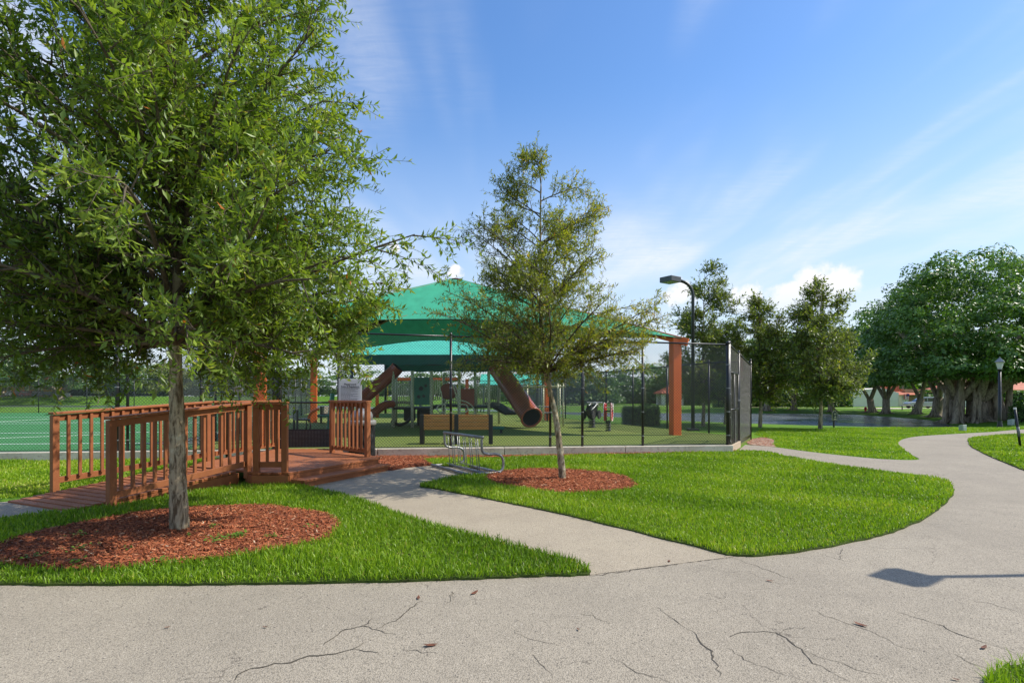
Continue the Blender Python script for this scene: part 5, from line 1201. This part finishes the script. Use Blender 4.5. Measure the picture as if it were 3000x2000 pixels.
# pond sign
sp_ = Gt(2443, 1251); ps_ = thing('pond_sign', 'small dark green notice with cream border on a post at the pond edge', 'sign', sp_); sc_ = sp_.y/FPX
zs0, zs1 = at(0, 1230, sp_.y).z, at(0, 1208, sp_.y).z; w2 = 7.5*sc_
M_dg = pm('sign_green', (.012, .03, .02), (.015, .035, .022), 3, .5); M_cream = pm('cream_print', (.62, .56, .4), (.58, .52, .37), 3, .6)
MB().tube([sp_-Vector((0, 0, .1)), Vector((sp_.x, sp_.y, zs1))], .04, 8).build('post', M_black, ps_)
outl = [(-w2, zs0), (w2, zs0), (w2, zs1), (w2*.6, zs1+.03), (w2*.35, zs1+.1), (-w2*.35, zs1+.1), (-w2*.6, zs1+.03), (-w2, zs1)]
MB().profile(outl, Matrix.Translation((sp_.x, sp_.y-.06, 0)), .03).build('border', M_cream, ps_)
MB().profile([(x*.86, (z-(zs0+zs1)/2)*.9+(zs0+zs1)/2) for x, z in outl], Matrix.Translation((sp_.x, sp_.y-.085, 0)), .02).build('panel', M_dg, ps_)
for f, ww in ((.86, .6), (.74, .45), (.2, .65), (.12, .6)): MB().box((sp_.x, sp_.y-.1, zs0+(zs1-zs0)*f), (w2*2*ww*.8, .01, (zs1-zs0)*.06)).build('lettering', M_cream, ps_)
MB().profile([(-.12, .42), (-.05, .5), (.08, .52), (.16, .42), (.1, .36), (.02, .4), (-.04, .34)], Matrix.Translation((sp_.x, sp_.y-.1, zs0)) @ Matrix.Scale((zs1-zs0), 4), .012).build('animal_mark', M_cream, ps_)
# ------------------------------------------------------------------ far houses on the right, palms, distant trees
for px, py, w_, hh, lab in ((2930, 1192, 14, 3.0, 'orange roofed house beyond the banyan'), (3010, 1190, 16, 3.2, 'tan house with orange roof behind the tall hedge')):
    b = Gt(px, py, 60); b.y = max(b.y, 85); b.x = (px-1500)/FPX*b.y; b.z = tz(b.x, b.y)
    t = thing('far_house', lab, 'house', b, group='houses beyond the banyan')
    MB().box((b.x, b.y+4, b.z+hh/2), (w_, 8, hh)).build('wall', M_stucco, t); e = w_/2+.6
    MB().add([(b.x-e, b.y-.6, b.z+hh-.1), (b.x+e, b.y-.6, b.z+hh-.1), (b.x+e, b.y+8.6, b.z+hh-.1), (b.x-e, b.y+8.6, b.z+hh-.1), (b.x-w_*.2, b.y+4, b.z+hh+2), (b.x+w_*.2, b.y+4, b.z+hh+2)], [(0, 1, 5, 4), (2, 3, 4, 5), (0, 4, 3), (1, 2, 5), (0, 3, 2, 1)]).build('roof', M_tile, t)
    for dx_ in (-3, 0, 3): MB().box((b.x+dx_, b.y-.02, b.z+1.5), (1.2, .08, 1.2)).build('window', M_glass, t)
gp_ = Gt(2912, 1200); gpi = thing('gate_pillar', 'pale masonry pillar with a small plaque by the hedge', 'pillar', gp_); MB().box(gp_+Vector((0, 0, .9)), (1.0, 1.0, 2.0)).build('shaft', M_stucco, gpi, bevel=.03); MB().box(gp_+Vector((0, 0, 1.95)), (1.2, 1.2, .18)).build('cap', M_conc, gpi); MB().box(gp_+Vector((0, -.53, 1.2)), (.6, .04, .7)).build('plaque', M_white, gpi)
def palm(label, base, h, fr, nf, seed, trunkm=None, r_=.16, group=None):
    r = random.Random(seed); base = Vector(base); t = thing('palm_tree', label, 'palm', base, 0, group)
    top = base+Vector((r.gauss(0, .2), 0, h)); MB().tube([base-Vector((0, 0, .2)), base.lerp(top, .5), top], [r_*1.25, r_, r_*.8], 9).build('trunk', trunkm or M_fbark, t, True)
    for k in range(nf):
        a_ = 2*math.pi*k/nf+r.uniform(-.2, .2); e = r.uniform(.15, 1.1); d = Vector((math.cos(a_)*math.cos(e), math.sin(a_)*math.cos(e), math.sin(e)))
        P = [top+d*fr*s+Vector((0, 0, -1.0*fr*s*s*.75)) for s in (0, .2, .4, .6, .8, 1.0)]; V, Fc = [], []
        for j in range(24):
            s = .12+.88*j/24; q = s*5; i = min(int(q), 4); p = P[i].lerp(P[i+1], q-i); tg = (P[i+1]-P[i]).normalized(); sd = tg.cross(Vector((0, 0, 1))).normalized()
            for sg_ in (-1, 1):
                l = fr*.3*math.sin(math.pi*min(1, .25+.75*s))+.05; tip = p+sd*sg_*l*.8+tg*l*.5+Vector((0, 0, -.3*l)); kk = len(V); V += [p, p+tg*.07*fr, tip]; Fc.append((kk, kk+1, kk+2))
        va = np.full(len(V), r.uniform(.4, .75)); o = soup('frond', np.array([tuple(v) for v in V]), np.array(Fc), M_hedge, va, t)
    return t
for px, py, top, fr, lab, rr_ in ((2718, 1195, 1152, 2.6, 'young green palm behind the silver car', .18), (2970, 1190, 1130, 3.0, 'date palm standing behind the tall hedge', .3), (1890, 1185, 1085, 3.2, 'tall palm beside the pavilion', .25), (2640, 1190, 1110, 3.5, 'feathery palm rising behind the red tile roof', .22)):
    b = Gt(px, py, 60); b.y += 8; b.x = (px-1500)/FPX*b.y; b.z = tz(b.x, b.y); palm(lab, b, at(0, top, b.y).z-b.z, fr, 16, px, None, rr_)
M_royal = pm('royal_trunk', (.52, .5, .45), (.42, .4, .36), 3, .8)
for k, (px, top) in enumerate(((25, 1040), (50, 1045), (78, 1050))):
    b = Vector((at(px, 0, 174).x, 174, 0)); b.z = tz(b.x, b.y); palm('white trunked royal palm behind the distant car park', b, at(0, top, 174).z-b.z, 3.6, 14, 70+k, M_royal, .42, 'royal palms by the car park')
oh = Vector((at(70, 0, 185).x, 185, 1.3)); t = thing('far_building', 'low orange building glimpsed behind the royal palms', 'building', oh); MB().box(oh+Vector((0, 0, 2)), (26, 8, 4)).build('wall', pm('orange_wall', (.5, .22, .08), (.45, .2, .07), 1, .85), t); MB().box(oh+Vector((0, -.2, 4.3)), (28, 9, .6)).build('roof', M_tile, t)
# big trees across the pond on the left
def lt_(px, py, top, rad, zc, label, seed, d=None, ncl=170, vm=.35, size=.75, cr=2.2, per=55, limbs=4, tr=.5, mat=None, grp='trees across the pond'):
    b = Gt(px, py, 60) if d is None else Vector(((px-1500)/FPX*d, d, 0)); b.z = tz(b.x, b.y)
    H = at(0, top, b.y).z-b.z; zc_ = at(0, zc, b.y).z-b.z
    return broad_tree('spreading_tree', label, b, H, rad*b.y/FPX, max(zc_, 1), [(0, 0, tr, limbs)], mat or M_ficus, seed, ncl, per, size, cr, group=grp, vmean=vm)
lt_(178, 1163, 985, 190, 1130, 'huge dark spreading tree over the parked cars', 81, 160, 300, .3, limbs=6, tr=.9)
lt_(10, 1163, 1000, 130, 1120, 'dark tree above the white parked car', 82, 165, 200, .3)
lt_(330, 1163, 1055, 60, 1140, 'smaller bright green tree beside the huge spreading tree', 83, 172, 120, .5)
lt_(505, 1163, 1058, 75, 1150, 'pale round tree behind the big oak trunk', 84, 175, 150, .5, mat=M_oakdark)
lt_(640, 1165, 1070, 70, 1145, 'round dark tree seen behind the deck railing', 85, 178, 130, .4)
lt_(286, 1181, 1140, 14, 1152, 'tiny young tree on the bank before the screened fence', 86, None, 25, .5, .35, .7, 40, 3, .12, M_oakdark)
# treeline
proto = []
for k in range(4):
    b = Vector((0, 0, 0)); t = broad_tree('distant_tree', 'distant green tree in the treeline beyond the pond', b, 9+k, 6.5+k*.7, 1.0, [(0, 0, .35, 3)], M_ficus if k % 2 else M_hedge, 90+k, 110, 45, .8, 1.9, group='distant treeline', vmean=.42, under=.3); proto.append(t)
r = random.Random(5); spots = []
for px in list(range(-80, 2000, 78)): spots.append((px+r.uniform(-20, 20), r.uniform(176, 205), 1))
for px in range(1560, 2900, 85): spots.append((px+r.uniform(-20, 20), r.uniform(118, 150), 0))
for px in range(2500, 3300, 110): spots.append((px+r.uniform(-20, 20), r.uniform(125, 150), 0))
for i, (px, d, lf) in enumerate(spots):
    o = proto[i] if i < 4 else copy_tree(proto[i % 4])
    x = (px-1500)/FPX*d; s = r.uniform(.8, 1.15)*(1.0 if lf else .95); o.location = (x, d, tz(x, d)-.1); o.rotation_euler = (0, 0, r.uniform(0, 6.28)); o.scale = (s*1.05, s*1.05, s*(.82 if 940 < px < 1500 else .95))
# weeds in the mulch
M_weed = leafmat('weed_leaf', [(0, (.06, .16, .015)), (1, (.16, .30, .03))], .35, .5)
def weed(px, py, n, s, label):
    p = G(px, py, .045); g = np.random.default_rng(int(px)); C = np.array(tuple(p))+np.c_[g.normal(0, s, n), g.normal(0, s*1.2, n), g.uniform(.005, .045, n)]
    th = g.uniform(0, 6.28, n); D = unit(np.c_[np.cos(th), np.sin(th), g.uniform(-.1, .5, n)]); U = unit(np.cross(D, np.array([[0, 0, 1.0]])+g.normal(0, .2, (n, 3)))); L = g.uniform(.02, .04, n)
    V, Fc, va = leaf_soup(C, D, U, L, L*.42, g.uniform(.2, 1, n)); o = soup('weed', V, Fc, M_weed, va); tag(o, label, 'weed', 'weeds in the mulch')
for px, py, n, s, lab in ((655, 1580, 70, .07, 'largest weed clump in the sunny mulch near the big trunk'), (700, 1572, 60, .035, 'weed clump beside the largest one in the mulch'), (800, 1576, 22, .03, 'upright weed between clump and bed edge'), (235, 1570, 30, .04, 'weed on the shaded upper side of the mulch'), (232, 1608, 34, .045, 'round leafed weed in the shaded mulch'), (220, 1652, 24, .03, 'small weed near the front edge of the mulch'), (470, 1646, 22, .035, 'flat weed in the front of the mulch bed'), (625, 1545, 18, .03, 'weed beside the sandy spot by the trunk'), (912, 1546, 14, .04, 'sparse weed at the sandy end of the mulch'), (90, 1632, 22, .05, 'thin weed on the bare sandy side of the mulch'), (370, 1612, 8, .02, 'tiny weed in the middle of the mulch'), (558, 1571, 8, .02, 'tiny sprout just before the big trunk')): weed(px, py, n, s, lab)
